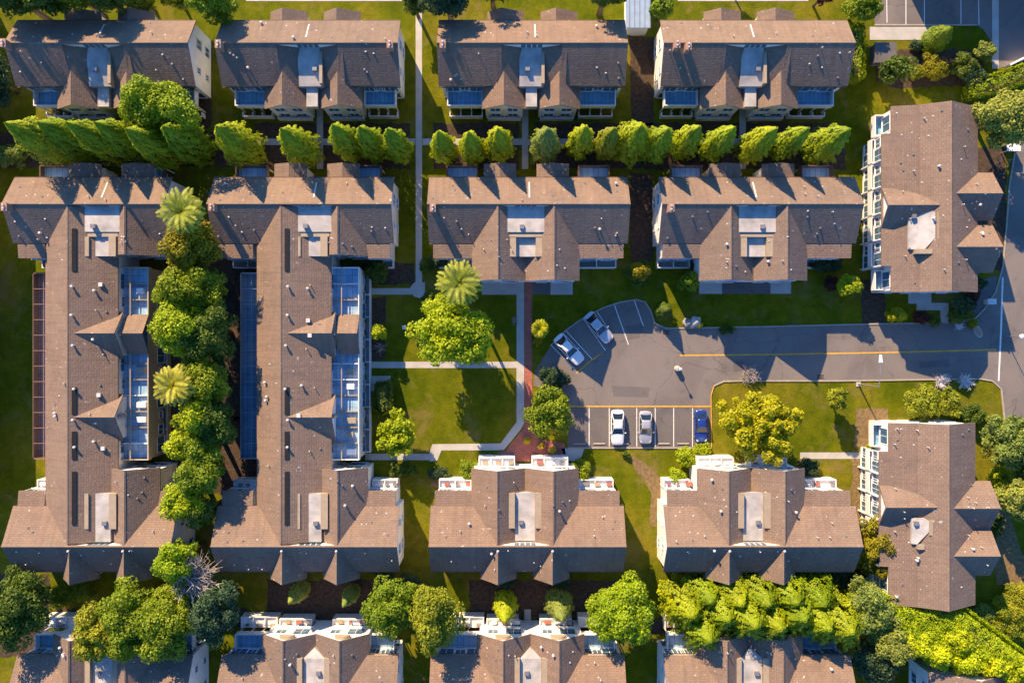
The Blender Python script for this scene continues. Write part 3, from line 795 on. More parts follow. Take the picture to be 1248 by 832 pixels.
# ---- the two long U-shaped blocks: north block + wing + south block share one roof
def u_block(label, uB, uD, xr, wv, ev, ucB, ucD, ydeck, seed):
    root = thing('apartment_building', label, 'building', ((uB[0] + uB[1]) / 2, -4, 0), 'brown shingled apartment buildings')
    O = root.location
    townhouse(None, uB[0], uB[1], RB, 'S', ucB, 'B', seed, root=root, wing=6.1, deck_hi=True, chim=((uB[0] + 1.0, 0.5),))
    townhouse(None, uD[0], uD[1], RD, 'N', ucD, 'B', seed + 1, root=root, wing=9.3, deck_hi=False, spires=True)
    T = frame('E', xr)
    hr = HR - 0.06
    m = MB(); slab(m, T, [(-wv, HE), (0, hr), (ev, HE + .55)], RD + 3.6, RB - 3.6, 'u')
    # the ridge runs on over both end blocks to meet their ridges
    for a, b in ((RD + 0.25, RD + 3.6), (RB - 3.6, RB - 0.25)):
        slab(m, T, [(-wv, HE), (0, hr), (3.4, hr - 3.4 * (hr - HE - .55) / ev)], a, b, 'u')
    solid(m, T, [(-0.16, hr - .06), (0, hr + .05), (.16, hr - .06), (0, hr - .12)], RD + .3, RB - .3, 'u')
    remember(m); ro = m.build('wing_roof', 'shingle', root, O)
    m = MB(); i = 0.28
    solid(m, T, [(-wv + i, 0), (-wv + i, HE - .05), (0, hr - .32), (ev - i, HE - .05), (ev - i, 0)], RD + 4.5, RB - 4.5, 'u'); m.build('wall', 'stucco', root, O)
    for py, nm in ((406, 0), (508, 1)):
        yy = (416 - py) * S * (H - 8) / H
        g_ = MB(); slab(g_, T, [(yy - 3.2, 6.05), (yy, 8.42), (yy + 2.7, 6.05)], 0.35, ev + 0.4, 'v'); remember(g_); go = g_.build('side_gable', 'shingle', root, O)
        wv_ = MB(); solid(wv_, T, [(yy - 2.8, 3.0), (yy - 2.8, 6.0), (yy, 8.05), (yy + 2.3, 6.0), (yy + 2.3, 3.0)], 2.5, ev + 0.15, 'v'); wv_.build('wall', 'stucco', root, O)
        wd_ = MB(); wd_.lathe(T(yy, ev + 0.42, 6.0), [(0, 0.30), (0.5, 0.34), (1.0, 0.3), (1.25, 0.1)], 10); wd_.build('gable_lantern', 'vent_grey', go, O)
        if nm == 0:   # this gable carries on over the terrace
            g2 = MB(); slab(g2, T, [(yy - 2.6, 5.4), (yy, 7.2), (yy + 2.4, 5.4)], ev + 0.6, ev + 3.3, 'v'); remember(g2); g2.build('terrace_gable', 'shingle', root, O)
    # east terrace: floor, parapet, pergola
    ya, yb = ydeck
    hfl = 4.5
    b = balcony(root, T, yb, ya, ev - 0.4, ev + 3.2, hfl, 5.25, 'deck_floor', 'stucco_beige' if xr < -40 else 'stucco', posts=False)
    n = 12
    rr = random.Random(seed)
    p = MB(); tbox(p, T, yb, ya, ev + 1.0, ev + 1.12, 5.5, 5.62); p.build('pergola', 'flashing', b, O)
    for k in range(n + 1):
        yy = yb + (ya - yb - 0.14) * k / n
        q = MB(); tbox(q, T, yy, yy + 0.12, ev - 0.2, ev + 3.1, hfl, rr.choice([4.9, 5.1, 5.1, 5.0])); q.build('partition', rr.choice(['flashing', 'stucco', 'flashing']), b, O)
        if rr.random() < .45 and k < n:
            q = MB(); u_ = yy + rr.uniform(.5, .9); tbox(q, T, u_, u_ + .7, ev + 1.6, ev + 1.6 + rr.uniform(.7, 1.3), hfl, hfl + .55); q.build('planter', rr.choice(['white_paint', 'red_trim', 'flashing']), b, O)
    wall_windows(root, T, 'v', yb + .5, ya - .5, ev - i, (1.4, 4.4), 9, ('wide', 'std'))
    gw_ = MB(); tbox(gw_, T, yb + .1, ya - .1, ev + 2.7, ev + 3.04, 0, hfl - .26); gw_.build('wall', 'stucco_beige' if xr < -40 else 'stucco', root, O)
    wall_windows(root, T, 'v', yb + .6, ya - .6, ev + 3.04, (1.25,), 12, ('wide', 'std', 'small'))
    patio_fence(root, T, yb + 0.4, ya - 0.2, ev + 3.2, ev + 3.9, 1.1, 8, mat='stucco_beige' if xr < -40 else 'white_paint')
    # west terrace
    c = balcony(root, T, yb, ya - 0.6, -wv + 0.3, -wv - 2.6, 3.0, 4.1, 'plum_floor' if xr < -40 else 'deck_dark', 'trim_brown' if xr < -40 else 'metal_grey')
    p = MB()
    for k in range(n + 1):
        yy = yb + (ya - 0.6 - yb - 0.14) * k / n
        tbox(p, T, yy, yy + 0.06, -wv - 0.05, -wv - 2.5, 4.2, 4.26)
    tbox(p, T, yb, ya - .6, -wv - 1.25, -wv - 1.30, 4.12, 4.18)
    p.build('pergola', 'beam_brown' if xr < -40 else 'metal_grey', c, O)
    sl = (hr - HE - .55) / ev
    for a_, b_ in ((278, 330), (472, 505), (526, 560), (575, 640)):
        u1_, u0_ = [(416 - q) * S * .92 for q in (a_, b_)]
        m = MB(); m.prism([T(u, v, hr - v * sl - .05) for u, v in ((u0_, .45), (u1_, .45), (u1_, .95), (u0_, .95))], [T(u, v, hr - v * sl + .10) for u, v in ((u0_, .45), (u1_, .45), (u1_, .95), (u0_, .95))]); m.build('skylight_or_shade', 'tyre', ro, O)  # dark strips stand in for the narrow shadows along the ridge
    scatter_vents(root, ro, T, RD + 9, RB - 6, -wv, 0, seed + 30, 7)
    for py in (349, 384, 421, 474, 512, 545):
        yy = (416 - py) * S * 0.92; rr2 = random.Random(py + seed)
        vent(root, ro, 'cowl', xr + rr2.uniform(0.5, 0.9), yy)
        vent(root, ro, rr2.choice(['box', 'cowl', 'pipe']), xr + rr2.uniform(2.0, 3.4), yy + rr2.uniform(-1, 1))
        vent(root, ro, rr2.choice(['box', 'pipe', 'low']), xr + rr2.uniform(3.0, 4.6), yy + rr2.uniform(-1.5, 1.5))
    return root
u_block('long brown U-shaped block on the left edge with beige patios and plum terrace', (-62.5, -42.7), (-62.5, -41.8), -54.4, 4.2, 5.2, -54.4 + 3.45, -54.4 + 3.45, (9.4, -15.0), 21)
u_block('long brown U-shaped block beside the lawn court with blue floored terraces', (-37.4, -14.8), (-36.9, -14.1), -28.3, 3.75, 5.75, -28.3 + 3.45, -28.3 + 3.45, (9.4, -15.0), 31)

# ---- the two blocks on the right, fronting west
def west_block(label, xr, ys, gy, eg, dk, seed, notch, dv):
    y0, y1 = ys
    T = frame('W', xr)
    root = thing('apartment_building', label, 'building', (xr, (y0 + y1) / 2, 0), 'brown shingled apartment buildings'); O = root.location
    hs = 7.0
    m = MB()
    slab(m, T, [(-4.7, HE), (0, HR), (3.2, hs), (6.35, 6.35)], y0, y1, 'u')
    solid(m, T, [(-0.16, HR - .06), (0, HR + .05), (.16, HR - .06), (0, HR - .12)], y0, y1, 'u')
    solid(m, T, [(3.05, hs + .03), (3.2, hs + .045), (3.35, hs + .02), (3.2, hs - .1)], y0, y1, 'u')
    remember(m); ro = m.build('roof', 'shingle_pale', root, O)
    n0, n1 = notch
    m = MB(); slab(m, T, [(6.36, 6.36), (7.45, 6.15)], n0, n1, 'u'); remember(m); m.build('low_roof', 'shingle_pale', root, O)
    w = MB(); i = .28
    solid(w, T, [(-4.7 + i, 0), (-4.7 + i, HE - .05), (0, HR - .32), (3.2, hs - .25), (6.1, 6.1), (6.1, 0)], y0 + i, y1 - i, 'u')
    tbox(w, T, n0 + .25, n1 - .25, 6.12, 7.2, 0, 5.9)
    w.build('wall', 'stucco', root, O)
    # west-facing cross gable
    m = MB(); slab(m, T, [(gy - 2.6, 6.15), (gy, 8.2), (gy + 2.4, 6.35)], 1.2, 7.5, 'v'); remember(m); go = m.build('cross_gable', 'shingle_pale', root, O)
    m = MB(); solid(m, T, [(gy - 2.3, 5.5), (gy - 2.3, 6.1), (gy, 7.9), (gy + 2.1, 6.1), (gy + 2.1, 5.5)], 3.0, 7.22, 'v'); m.build('wall', 'stucco', root, O)
    # light deck beside it
    d0, d1 = dk
    m = MB(); e0, e1 = dv
    vs = [(d0, e0 + 1.3), (d0 + 1.6, e0), (d1 - .3, e0), (d1, e0 + .5), (d1, e1), (d0, e1)]
    m.prism([T(u, v, 6.3) for u, v in vs], [T(u, v, 8.3 - 0.28 * v) for u, v in vs]); remember(m); do = m.build('roof_deck', 'membrane', root, O)
    m = MB(); tbox(m, T, d0 + 1.2, d1 - .2, e0 - .75, e0 - .02, 6.8, 8.42 - .28 * e0); m.build('flashing', 'flashing', do, O)
    m = MB(); tbox(m, T, d0 - .6, d0 - .02, e0 + .5, e1 - .6, 6.8, 8.2 - .28 * e0); m.build('flashing', 'flashing', do, O)
    m = MB(); tbox(m, T, d1 - .9, d1 - .4, e1 - .7, e1 - .2, 6.3, 7.7); m.build('roof_hatch', 'vent_grey', do, O)
    for yy in eg:
        m = MB(); slab(m, T, [(yy - 3.0, 5.95), (yy, 8.25), (yy + 3.0, 5.95)], -0.6, -6.6, 'v'); remember(m); e = m.build('east_gable', 'shingle_pale', root, O)
        m = MB(); solid(m, T, [(yy - 2.6, 0), (yy - 2.6, 5.9), (yy, 7.95), (yy + 2.6, 5.9), (yy + 2.6, 0)], -3.0, -6.3, 'v'); m.build('wall', 'stucco', root, O)
        wall_windows(root, T, 'b', yy - 2.3, yy + 2.3, -6.3, (1.5, 4.3), 2)
        scatter_vents(root, e, T, yy - 2.5, yy + 2.5, -6.2, -2.5, int(seed + yy), 4)
    # west facade: fins, balconies, windows in bays
    n = 5; L_ = n1 - n0
    for k in range(n):
        a = n0 + L_ * k / n + 0.15; bb = n0 + L_ * (k + 1) / n - 0.15
        b = balcony(root, T, a, bb, 7.2, 7.75, 3.0, 3.9, 'balcony_floor', 'white_paint', True, posts=False)
        wall_windows(root, T, 'v', a, bb, 7.2, (1.4, 4.6), 2, ('wide', 'std'))
        f = MB(); tbox(f, T, a - 0.16, a - 0.02, 7.2, 7.6, 0, 5.9); f.build('fin_wall', 'stucco', root, O)
    for a, bb in ((y0 + .4, n0 - .3), (n1 + .3, y1 - .4)):
        if bb - a > 1.2:
            balcony(root, T, a, bb, 6.1, 7.3, 3.0, 3.9, 'balcony_floor', 'white_paint', True, posts=False)
            wall_windows(root, T, 'v', a, bb, 6.1, (1.4, 4.5), 1, ('wide',))
    for sgn, pos in (('u0', y0 + i), ('u1', y1 - i)):
        wall_windows(root, T, sgn, -4, 5.5, pos, (1.5, 4.3), 4, ('std', 'small'))
    scatter_vents(root, ro, T, y0, y1, 0.3, 6.2, seed, 20, None)
    scatter_vents(root, ro, T, y0, y1, -4.5, -0.5, seed + 5, 8, None)
    return root
yp = lambda py, h=6.2: (416 - py) * S * (H - h) / H
west_block('brown roofed block on the right side north of the road junction', 53.8, (yp(356), yp(130)), yp(250, 8), (yp(236, 8), yp(301, 8)), (yp(304, 7), yp(258, 7)), 41, (yp(324), yp(163)), (1.4, 4.5))
west_block('brown roofed block on the right side south of the road junction', 53.5, (yp(737), yp(515)), yp(618, 8), (yp(619, 8), yp(677, 8)), (yp(662, 7), yp(630, 7)), 51, (yp(690), yp(550)), (2.0, 3.9))

# ---- the block at the bottom right corner
def corner_block():
    root = thing('apartment_building', 'brown roofed block in the bottom right corner, mostly hidden by lime hedges', 'building', (59, -46, 0), 'brown shingled apartment buildings'); O = root.location
    T = frame('W', 57.6); m = MB(); y0, y1 = -60.0, -40.6
    slab(m, T, [(-4.7, HE), (0, HR), (5.2, HE)], y0, y1 - 1.0, 'u'); remember(m); ro = m.build('roof', 'shingle_pale', root, O)
    m = MB(); slab(m, T, [(-46.5, 5.8), (-44.0, 7.6), (-41.5, 5.8)], -1.0, -7.0, 'v'); remember(m); e = m.build('east_gable', 'shingle_pale', root, O)
    m = MB(); solid(m, T, [(-46.1, 0), (-46.1, 5.7), (-44, 7.3), (-41.9, 5.7), (-41.9, 0)], -3, -6.7, 'v'); m.build('wall', 'stucco', root, O)
    m = MB(); solid(m, T, [(-4.4, 0), (-4.4, 5.9), (0, 8.4), (4.9, 5.9), (4.9, 0)], y0 + .3, y1 - 1.3, 'u'); m.build('wall', 'stucco', root, O)
    m = MB()
    p = T(-44.9, -5.6, 0)
    for k in range(4): m.box((p.x - .3 + k*.25, p.y - 0.9, 6.5), (p.x - .2 + k*.25, p.y + 0.9, 7.15))
    m.box((p.x - .45, p.y - 1.0, 6.4), (p.x + .65, p.y - 0.9, 7.2)); m.box((p.x - .45, p.y + .9, 6.4), (p.x + .65, p.y + 1.0, 7.2)); m.build('skylight_or_shade', 'vent_grey', root, O)
    wall_windows(root, T, 'v', y0, y1 - 2, 4.9, (1.5, 4.3), 6); wall_windows(root, T, 'u1', -4, 4, y1 - 1.3, (1.5, 4.3), 3)
    scatter_vents(root, ro, T, y0 + 8, y1 - 1, -4, 5, 77, 10)
corner_block()

def shade_block(label, x0, x1, y0, y1):  # out-of-view block, added only to throw shade on the left lawn
    t = thing('apartment_building', label, 'building', ((x0 + x1) / 2, (y0 + y1) / 2, 0), 'brown shingled apartment buildings'); O = t.location
    T = frame('E', (x0 + x1) / 2); w = (x1 - x0) / 2
    m = MB(); slab(m, T, [(-w, HE), (0, HR + .8), (w, HE)], y0, y1, 'u'); remember(m); r_ = m.build('roof', 'shingle', t, O)
    m = MB(); solid(m, T, [(-w + .3, 0), (-w + .3, HE - .05), (0, HR + .4), (w - .3, HE - .05), (w - .3, 0)], y0 + .3, y1 - .3, 'u'); m.build('wall', 'stucco', t, O)
    for z in (1.5, 4.3): wall_windows(t, T, 'v', y0 + 1, y1 - 1, w - .3, (z,), 8)
    scatter_vents(t, r_, T, y0, y1, -w, w, 5, 12)
def shade_row(label, x0, x1, r):  # unseen shadow caster added north of the upper right parking area
    t = thing('apartment_building', label, 'building', ((x0 + x1) / 2, r, 0), 'brown shingled apartment buildings'); O = t.location
    T = frame('S', r)
    m = MB(); slab(m, T, [(-4.6, HE), (0, HR + .8), (4.6, HE)], x0, x1, 'u'); remember(m); r_ = m.build('roof', 'shingle', t, O)
    m = MB(); solid(m, T, [(-4.3, 0), (-4.3, HE - .05), (0, HR + .4), (4.3, HE - .05), (4.3, 0)], x0 + .3, x1 - .3, 'u'); m.build('wall', 'stucco', t, O)
    for z in (1.5, 4.3): wall_windows(t, T, 'v', x0 + 1, x1 - 1, 4.3, (z,), 9)
    scatter_vents(t, r_, T, x0, x1, -4.5, 4.5, 6, 12)
shade_row('added unseen block past the top right corner to shade the parking lot', 51.5, 86, 52.2)
shade_block('added unseen block past the left edge to shade the lawn strip', -80.0, -68.0, -22, 44)

# ---- vents are stood on whatever roof lies below them
BVH = BVHTree.FromPolygons(ROOF_POLYS[0], ROOF_POLYS[1])
for root, roof, kind, x, y, rz in PENDING:
    hit = BVH.ray_cast(Vector((x, y, 60)), Vector((0, 0, -1)))
    if hit[0] is None or hit[0].z < 4: continue
    nm, me = VENT[kind]
    inst(nm, me, roof, hit[0] - root.location, rz)

# ---- small shed at the top
t = thing('storage_shed', 'small shed with flat blue roof at the top edge between two blocks', 'shed', W(778, 18))
p0 = W(763, 34, 3.2); p1 = W(793, -40, 3.2); O = t.location
m = MB(); m.box((p0.x + .2, p0.y + .2, 0), (p1.x - .2, p1.y, 3.0)); m.build('wall', 'stucco', t, O)
m = MB(); m.box((p0.x, p0.y, 3.0), (p1.x, p1.y, 3.2)); ro = m.build('roof', 'shed_roof', t, O)
m = MB()
for k in range(5): m.box((p0.x + .4 + k * .66, p0.y + .1, 3.2), (p0.x + .46 + k * .66, p1.y, 3.25))
m.build('seam', 'metal_grey', ro, O)
m = MB(); m.box((p0.x + 1.0, p0.y + .14, 0.0), (p0.x + 2.2, p0.y + .22, 2.2)); m.build('door', 'white_paint', t, O)

# ------------------------------------------------------------------ vegetation
def np_mesh(name, V, F, mat, parent=None, loc=(0, 0, 0)):
    me = bpy.data.meshes.new(name)
    nv, nf = len(V), len(F); k = F.shape[1]
    me.vertices.add(nv); me.vertices.foreach_set('co', np.ascontiguousarray(V, np.float32).ravel())
    me.loops.add(nf * k); me.loops.foreach_set('vertex_index', np.ascontiguousarray(F, np.int32).ravel())
    me.polygons.add(nf); me.polygons.foreach_set('loop_start', np.arange(0, nf * k, k, dtype=np.int32))
    me.polygons.foreach_set('loop_total', np.full(nf, k, np.int32))
    me.materials.append(MATS[mat]); me.update(calc_edges=True)
    o = bpy.data.objects.new(name, me); COL.objects.link(o)
    if parent: o.parent = parent
    o.location = loc
    return o

def leaves(C, N, size, aspect=0.6):
    """diamond leaves at C facing N"""
    n = len(C)
    N = N / (np.linalg.norm(N, axis=1, keepdims=True) + 1e-9)
    R = RNG.normal(size=(n, 3)); A = np.cross(N, R); A /= (np.linalg.norm(A, axis=1, keepdims=True) + 1e-9)
    B = np.cross(N, A)
    s = (size * RNG.uniform(0.7, 1.3, n))[:, None]
    V = np.stack([C - A * s, C - B * s * aspect + N * s * 0.15, C + A * s, C + B * s * aspect + N * s * 0.15], 1).reshape(-1, 3)
    F = np.arange(4 * n).reshape(n, 4)
    return V, F

def rand_dirs(n):
    d = RNG.normal(size=(n, 3)); return d / np.linalg.norm(d, axis=1, keepdims=True)

def crown_round(rx, ry, rz, zc, clump=0.30, dens=1.0, size=0.17, flat=0.0):
    r = (rx * ry * rz) ** (1 / 3)
    M = int(34 + 26 * min(2.2, r / 2.2))
    d = rand_dirs(M); d[:, 2] = np.where(d[:, 2] < -0.35, -d[:, 2], d[:, 2])
    rad = (RNG.uniform(0.45, 0.95, M) * (1 + 0.09 * np.sin(3 * np.arctan2(d[:, 1], d[:, 0]) + RNG.uniform(0, 6.28)) + 0.08 * np.sin(5 * np.arctan2(d[:, 1], d[:, 0]) + RNG.uniform(0, 6.28))))[:, None]
    C = d * rad * np.array([rx, ry, rz]) ; cr = RNG.uniform(0.5, 1.3, M) * clump * r
    out_c, out_n = [], []
    for i in range(M):
        k = int(dens * 46 * (cr[i] / size) ** 2 / 9) + 12
        e = rand_dirs(k)
        e[:, 2] = np.where(e[:, 2] < -0.2, -e[:, 2] * .6, e[:, 2])
        q = cr[i] * RNG.uniform(0.7, 1.08, k)[:, None]
        out_c.append(C[i] + e * q * np.array([1, 1, 0.8])); out_n.append(e + rand_dirs(k) * 0.75 + np.array([0, 0, 0.25]))
    # inner filling
    k = int(900 * dens * min(3, r))
    e = rand_dirs(k) * (RNG.uniform(0.2, 1, k) ** 0.5)[:, None] * 0.72
    out_c.append(e * np.array([rx, ry, rz])); out_n.append(rand_dirs(k))
    P = np.concatenate(out_c); Nn = np.concatenate(out_n); P[:, 2] = np.maximum(P[:, 2] + zc, 0.05)
    return leaves(P, Nn, size)

def crown_cone(R, h, z0=0.25, n=5200, size=0.13, ex=1.4, lumpy=1.0):
    t = RNG.uniform(0, 1, n) ** 0.85
    th = RNG.uniform(0, 2 * math.pi, n)
    prof = np.where(t < 0.25, 0.78 + 0.22 * np.sin(t / 0.25 * math.pi / 2), np.clip(1 - ((t - 0.25) / 0.75) ** ex, 0, 1))
    ph = RNG.uniform(0, 6.28, 6)
    lump = 1 + 0.07 * np.sin(5 * th + ph[0] + 6 * t) + 0.06 * np.sin(9 * th + ph[1] - 11 * t) + 0.05 * np.sin(3 * th + ph[2] + 17 * t)
    lump = 1 + (lump - 1) * lumpy
    lump *= 1 + 0.06 * lumpy * np.sign(np.sin(13 * th + 31 * t + ph[3]))
    rad = R * prof * lump * RNG.uniform(0.86, 1.05, n)
    P = np.stack([rad * np.cos(th), rad * np.sin(th), z0 + t * (h - z0)], 1)
    slope = 0.35 + 0.9 * t
    N = np.stack([np.cos(th), np.sin(th), slope], 1) + rand_dirs(n) * 0.45
    # filling
    k = n // 5; tt = RNG.uniform(0.02, 0.9, k); a = RNG.uniform(0, 6.28, k)
    rr = R * np.clip(1 - tt ** 1.8, 0.05, 1) * RNG.uniform(0.3, 0.8, k)
    P2 = np.stack([rr * np.cos(a), rr * np.sin(a), z0 + tt * (h - z0)], 1)
    return leaves(np.concatenate([P, P2]), np.concatenate([N, rand_dirs(k)]), size, 0.55)

def crown_box(pts_px, h, n_per_m2=55, size=0.15, rough=0.12, h0=0.1, wob=0.0):
    """clipped hedge filling a pixel polygon, as world-space leaf shell (top and sides)"""
    P = np.array([[*W(x, y, h)[:2]] for x, y in pts_px]); c = P.mean(0)
    x0, y0 = P.min(0); x1, y1 = P.max(0); area = (x1 - x0) * (y1 - y0)
    n = int(area * n_per_m2)
    q = np.stack([RNG.uniform(x0, x1, n), RNG.uniform(y0, y1, n)], 1)
    def inside(q):
        r = np.zeros(len(q), bool); j = len(P) - 1
        for i in range(len(P)):
            a, b = P[i], P[j]
            cnd = ((a[1] > q[:, 1]) != (b[1] > q[:, 1])) & (q[:, 0] < (b[0] - a[0]) * (q[:, 1] - a[1]) / (b[1] - a[1] + 1e-9) + a[0])
            r ^= cnd; j = i
        return r
    q = q[inside(q)]
    dd = np.full(len(q), 1e9)
    for i in range(len(P)):
        a, b = P[i - 1], P[i]; ab = b - a; tt = np.clip(((q - a) @ ab) / (ab @ ab), 0, 1)
        dd = np.minimum(dd, np.linalg.norm(q - (a + tt[:, None] * ab), axis=1))
    ph = RNG.uniform(0, 6.28, 4)
    lump = np.sin(q[:, 0] * 2.1 + ph[0]) * np.sin(q[:, 1] * 2.4 + ph[1]) + 0.6 * np.sin(q[:, 0] * 4.3 + q[:, 1] * 1.7 + ph[2])
    big = np.sin(q[:, 0] * .7 + q[:, 1] * .5 + ph[3])
    z = h * (1 - 0.35 * np.exp(-(dd / 0.5) ** 2)) + lump * rough + big * wob + RNG.normal(size=len(q)) * 0.05
    T_ = np.stack([q[:, 0], q[:, 1], z], 1); N = rand_dirs(len(q)) * 0.7 + np.array([0, 0, 1.0])
    Cs, Ns = [T_], [N]
    for i in range(len(P)):
        a, b = P[i - 1], P[i]; l = np.linalg.norm(b - a); k = int(l * h * n_per_m2)
        s = RNG.uniform(0, 1, k); nn = np.array([b[1] - a[1], -(b[0] - a[0])]) / (l + 1e-9)
        if np.dot(nn, (a + b) / 2 - c) < 0: nn = -nn
        pt = a + s[:, None] * (b - a) + nn * RNG.normal(0, 0.10, k)[:, None]
        Cs.append(np.stack([pt[:, 0], pt[:, 1], RNG.uniform(h0, h * 0.9, k)], 1))
        Ns.append(np.tile([nn[0], nn[1], 0.3], (k, 1)) + rand_dirs(k) * 0.7)
    V, F = leaves(np.concatenate(Cs), np.concatenate(Ns), size)
    o = np.array([c[0], c[1], 0]); return V - o, F, (c[0], c[1], 0)

def trunk_mesh(h, r, root, spread=1.0, limbs=6, mat='bark', name='trunk'):
    m = MB(); b = random.uniform(-0.15, 0.15)
    m.tube([(0, 0, -0.1), (b * .5, 0, h * .5), (b, b, h)], [r, r * .75, r * .45], 8)
    for k in range(limbs):
        a = 6.283 * k / limbs + random.uniform(-.4, .4); z = h * random.uniform(.55, .95); l = spread * random.uniform(.55, .85)
        p0 = Vector((b * z / h, b * .5, z)); p1 = p0 + Vector((math.cos(a) * l * .5, math.sin(a) * l * .5, l * .35)); p2 = p0 + Vector((math.cos(a) * l, math.sin(a) * l, l * .55))
        m.tube([p0, p1, p2], [r * .38, r * .25, r * .08], 6)
    return m.build(name, mat, root, smooth=True)

PLANTS = []
def round_tree(px, py, rpx, h, mat, label, cat='tree', ry=None, group=None, dens=1.0, size=0.17, clump=0.30, name='broadleaf_tree', rot=0, low=0.28):
    zc = h * 0.62 if cat == 'tree' else h * 0.45
    rz = (h - zc) if cat == 'tree' else h * 0.55
    loc = W(px, py, zc); loc.z = 0
    rx = rpx * S * (H - zc) / H; ry_ = (ry or rpx) * S * (H - zc) / H
    t = thing(name, label, cat, loc, group)
    V, F = crown_round(rx, ry_, rz, zc, clump, dens, size)
    c = np_mesh('crown' if cat == 'tree' else 'foliage', V, F, mat, t)
    if rot: c.rotation_euler = (0, 0, math.radians(rot))
    trunk_mesh(zc * 0.95 if cat == 'tree' else h * .4, max(0.05, 0.035 * h) if cat == 'tree' else 0.05, t, max(rx, ry_) * 0.8, 7 if cat == 'tree' else 4, name='trunk' if cat == 'tree' else 'stem')
    return t

def shrub(px, py, rpx, h, mat, label, ry=None, group=None, size=0.12, dens=1.0, rot=0, name='shrub'):
    return round_tree(px, py, rpx, h, mat, label, 'shrub', ry, group, dens, size, 0.34, name, rot)

def cone_tree(px, py, h, R, mat, label, group=None, n=5200, size=0.13, name='columnar_cypress', cat='tree', ex=1.4, lumpy=1.0):
    loc = W(px, py, h); loc.z = 0
    t = thing(name, label, cat, loc, group)
    V, F = crown_cone(R, h, 0.2, n, size, ex, lumpy)
    np_mesh('crown', V, F, mat, t)
    m = MB(); m.tube([(0, 0, -.1), (0, 0, h * .8)], [.16, .04], 7); m.build('trunk', 'bark', t)
    return t

def palm(px, py, h, R, label, n=34, mat='leaf_palm', skirt=True):
    loc = W(px, py, h); loc.z = 0
    t = thing('palm_tree', label, 'palm tree', loc)
    m = MB(); pts = [(0.05 * math.sin(k), 0.04 * math.cos(k * 1.3), -0.1 + (h - .2) * k / 7) for k in range(8)]
    m.tube(pts, [.30, .24, .22, .21, .21, .21, .23, .26], 10); m.build('trunk', 'bark', t)
    Vs, Fs, nv = [], [], 0
    for k in range(n):
        a = 2.399963 * k; tier = k / n
        el = math.radians(72 - 95 * tier + random.uniform(-8, 8)); l = R * random.uniform(.85, 1.08)
        ca, sa = math.cos(a), math.sin(a); q = []
        p = np.array([0, 0, h]); e = el
        for s in range(9):
            q.append(p.copy()); p = p + np.array([ca * math.cos(e), sa * math.cos(e), math.sin(e)]) * (l / 8); e -= math.radians(9 + 5 * tier)
        q = np.array(q); side = np.array([-sa, ca, 0])
        for s in range(1, 9):
            for fr in (0.0, 0.5):
                c = q[s - 1] * (1 - fr) + q[s] * fr if s < 9 else q[s]
                f = (s - 1 + fr) / 8; w = 0.62 * R / 3 * (math.sin(math.pi * min(1, f * .8 + .16)) ** .7) + .08
                d = q[s] - q[s - 1]; d = d / np.linalg.norm(d)
                for sg in (-1, 1):
                    tip = c + side * sg * w + d * w * .65 + np.array([0, 0, -0.22 * w])
                    b0 = c - d * .075; b1 = c + d * .075
                    Vs += [b0, (b0 * .45 + tip * .55) - d * .07, tip, (b1 * .45 + tip * .55) + d * .07]
                    Fs.append([nv, nv + 1, nv + 2, nv + 3]); nv += 4
    np_mesh('fronds', np.array(Vs), np.array(Fs), mat, t)
    return t

def bare_bush(px, py, R, h, label, n=70, mat='twig', direction=None, name='bare_shrub', z0=0.0):
    loc = W(px, py, z0 + h * .5); loc.z = 0
    t = thing(name, label, 'shrub' if z0 == 0 else 'tree', loc); m = MB(); rr = random.Random(px); k0 = .035 if z0 == 0 else .07
    for k in range(n):
        a = rr.uniform(0, 6.283); e = rr.uniform(.25, 1.2); l = R * rr.uniform(.6, 1.1)
        d = Vector((math.cos(a) * math.cos(e), math.sin(a) * math.cos(e), math.sin(e) * h / R))
        if direction: d = (d * .75 + Vector(direction)).normalized()
        p0 = Vector((rr.uniform(-.1, .1), rr.uniform(-.1, .1), 0.02 + z0 * rr.uniform(.8, 1.0))); p1 = p0 + d * l * .5; p2 = p1 + (d + Vector((rr.uniform(-.4, .4), rr.uniform(-.4, .4), rr.uniform(-.1, .3)))).normalized() * l * .5
        m.tube([p0, p1, p2], [k0, k0 * .75, k0 * .3], 4)
        for s in range(3):
            q = p1.lerp(p2, rr.uniform(0, .8)); m.tube([q, q + Vector((rr.uniform(-.5, .5), rr.uniform(-.5, .5), rr.uniform(0, .4))) * l * .5], [k0 * .5, k0 * .25], 3)
    m.build('branches', mat, t)
    if z0: m = MB(); m.tube([(0, 0, -.1), (.1, .05, z0 * .6), (0, 0, z0 + .3)], [.2, .15, .1], 8); m.build('trunk', mat, t)
    return t

def hedge(pts, h, mat, label, group=None, name='hedge', rough=.12, wob=0, size=.15, dens=55):
    V, F, c = crown_box(pts, h, dens, size, rough, wob=wob)
    t = thing(name, label, 'hedge', c, group)
    np_mesh('foliage', V, F, mat, t)
    m = MB(); P = [W(x, y, h) for x, y in pts]; cc = Vector(c)
    # woody core well inside the leaf shell
    Q = [cc + (Vector((p.x, p.y, 0)) - cc) * 0.86 for p in P]
    m.prism([(q.x, q.y, 0) for q in Q], [(q.x, q.y, h * .62) for q in Q]); m.build('branches', 'bark', t, c)
    return t

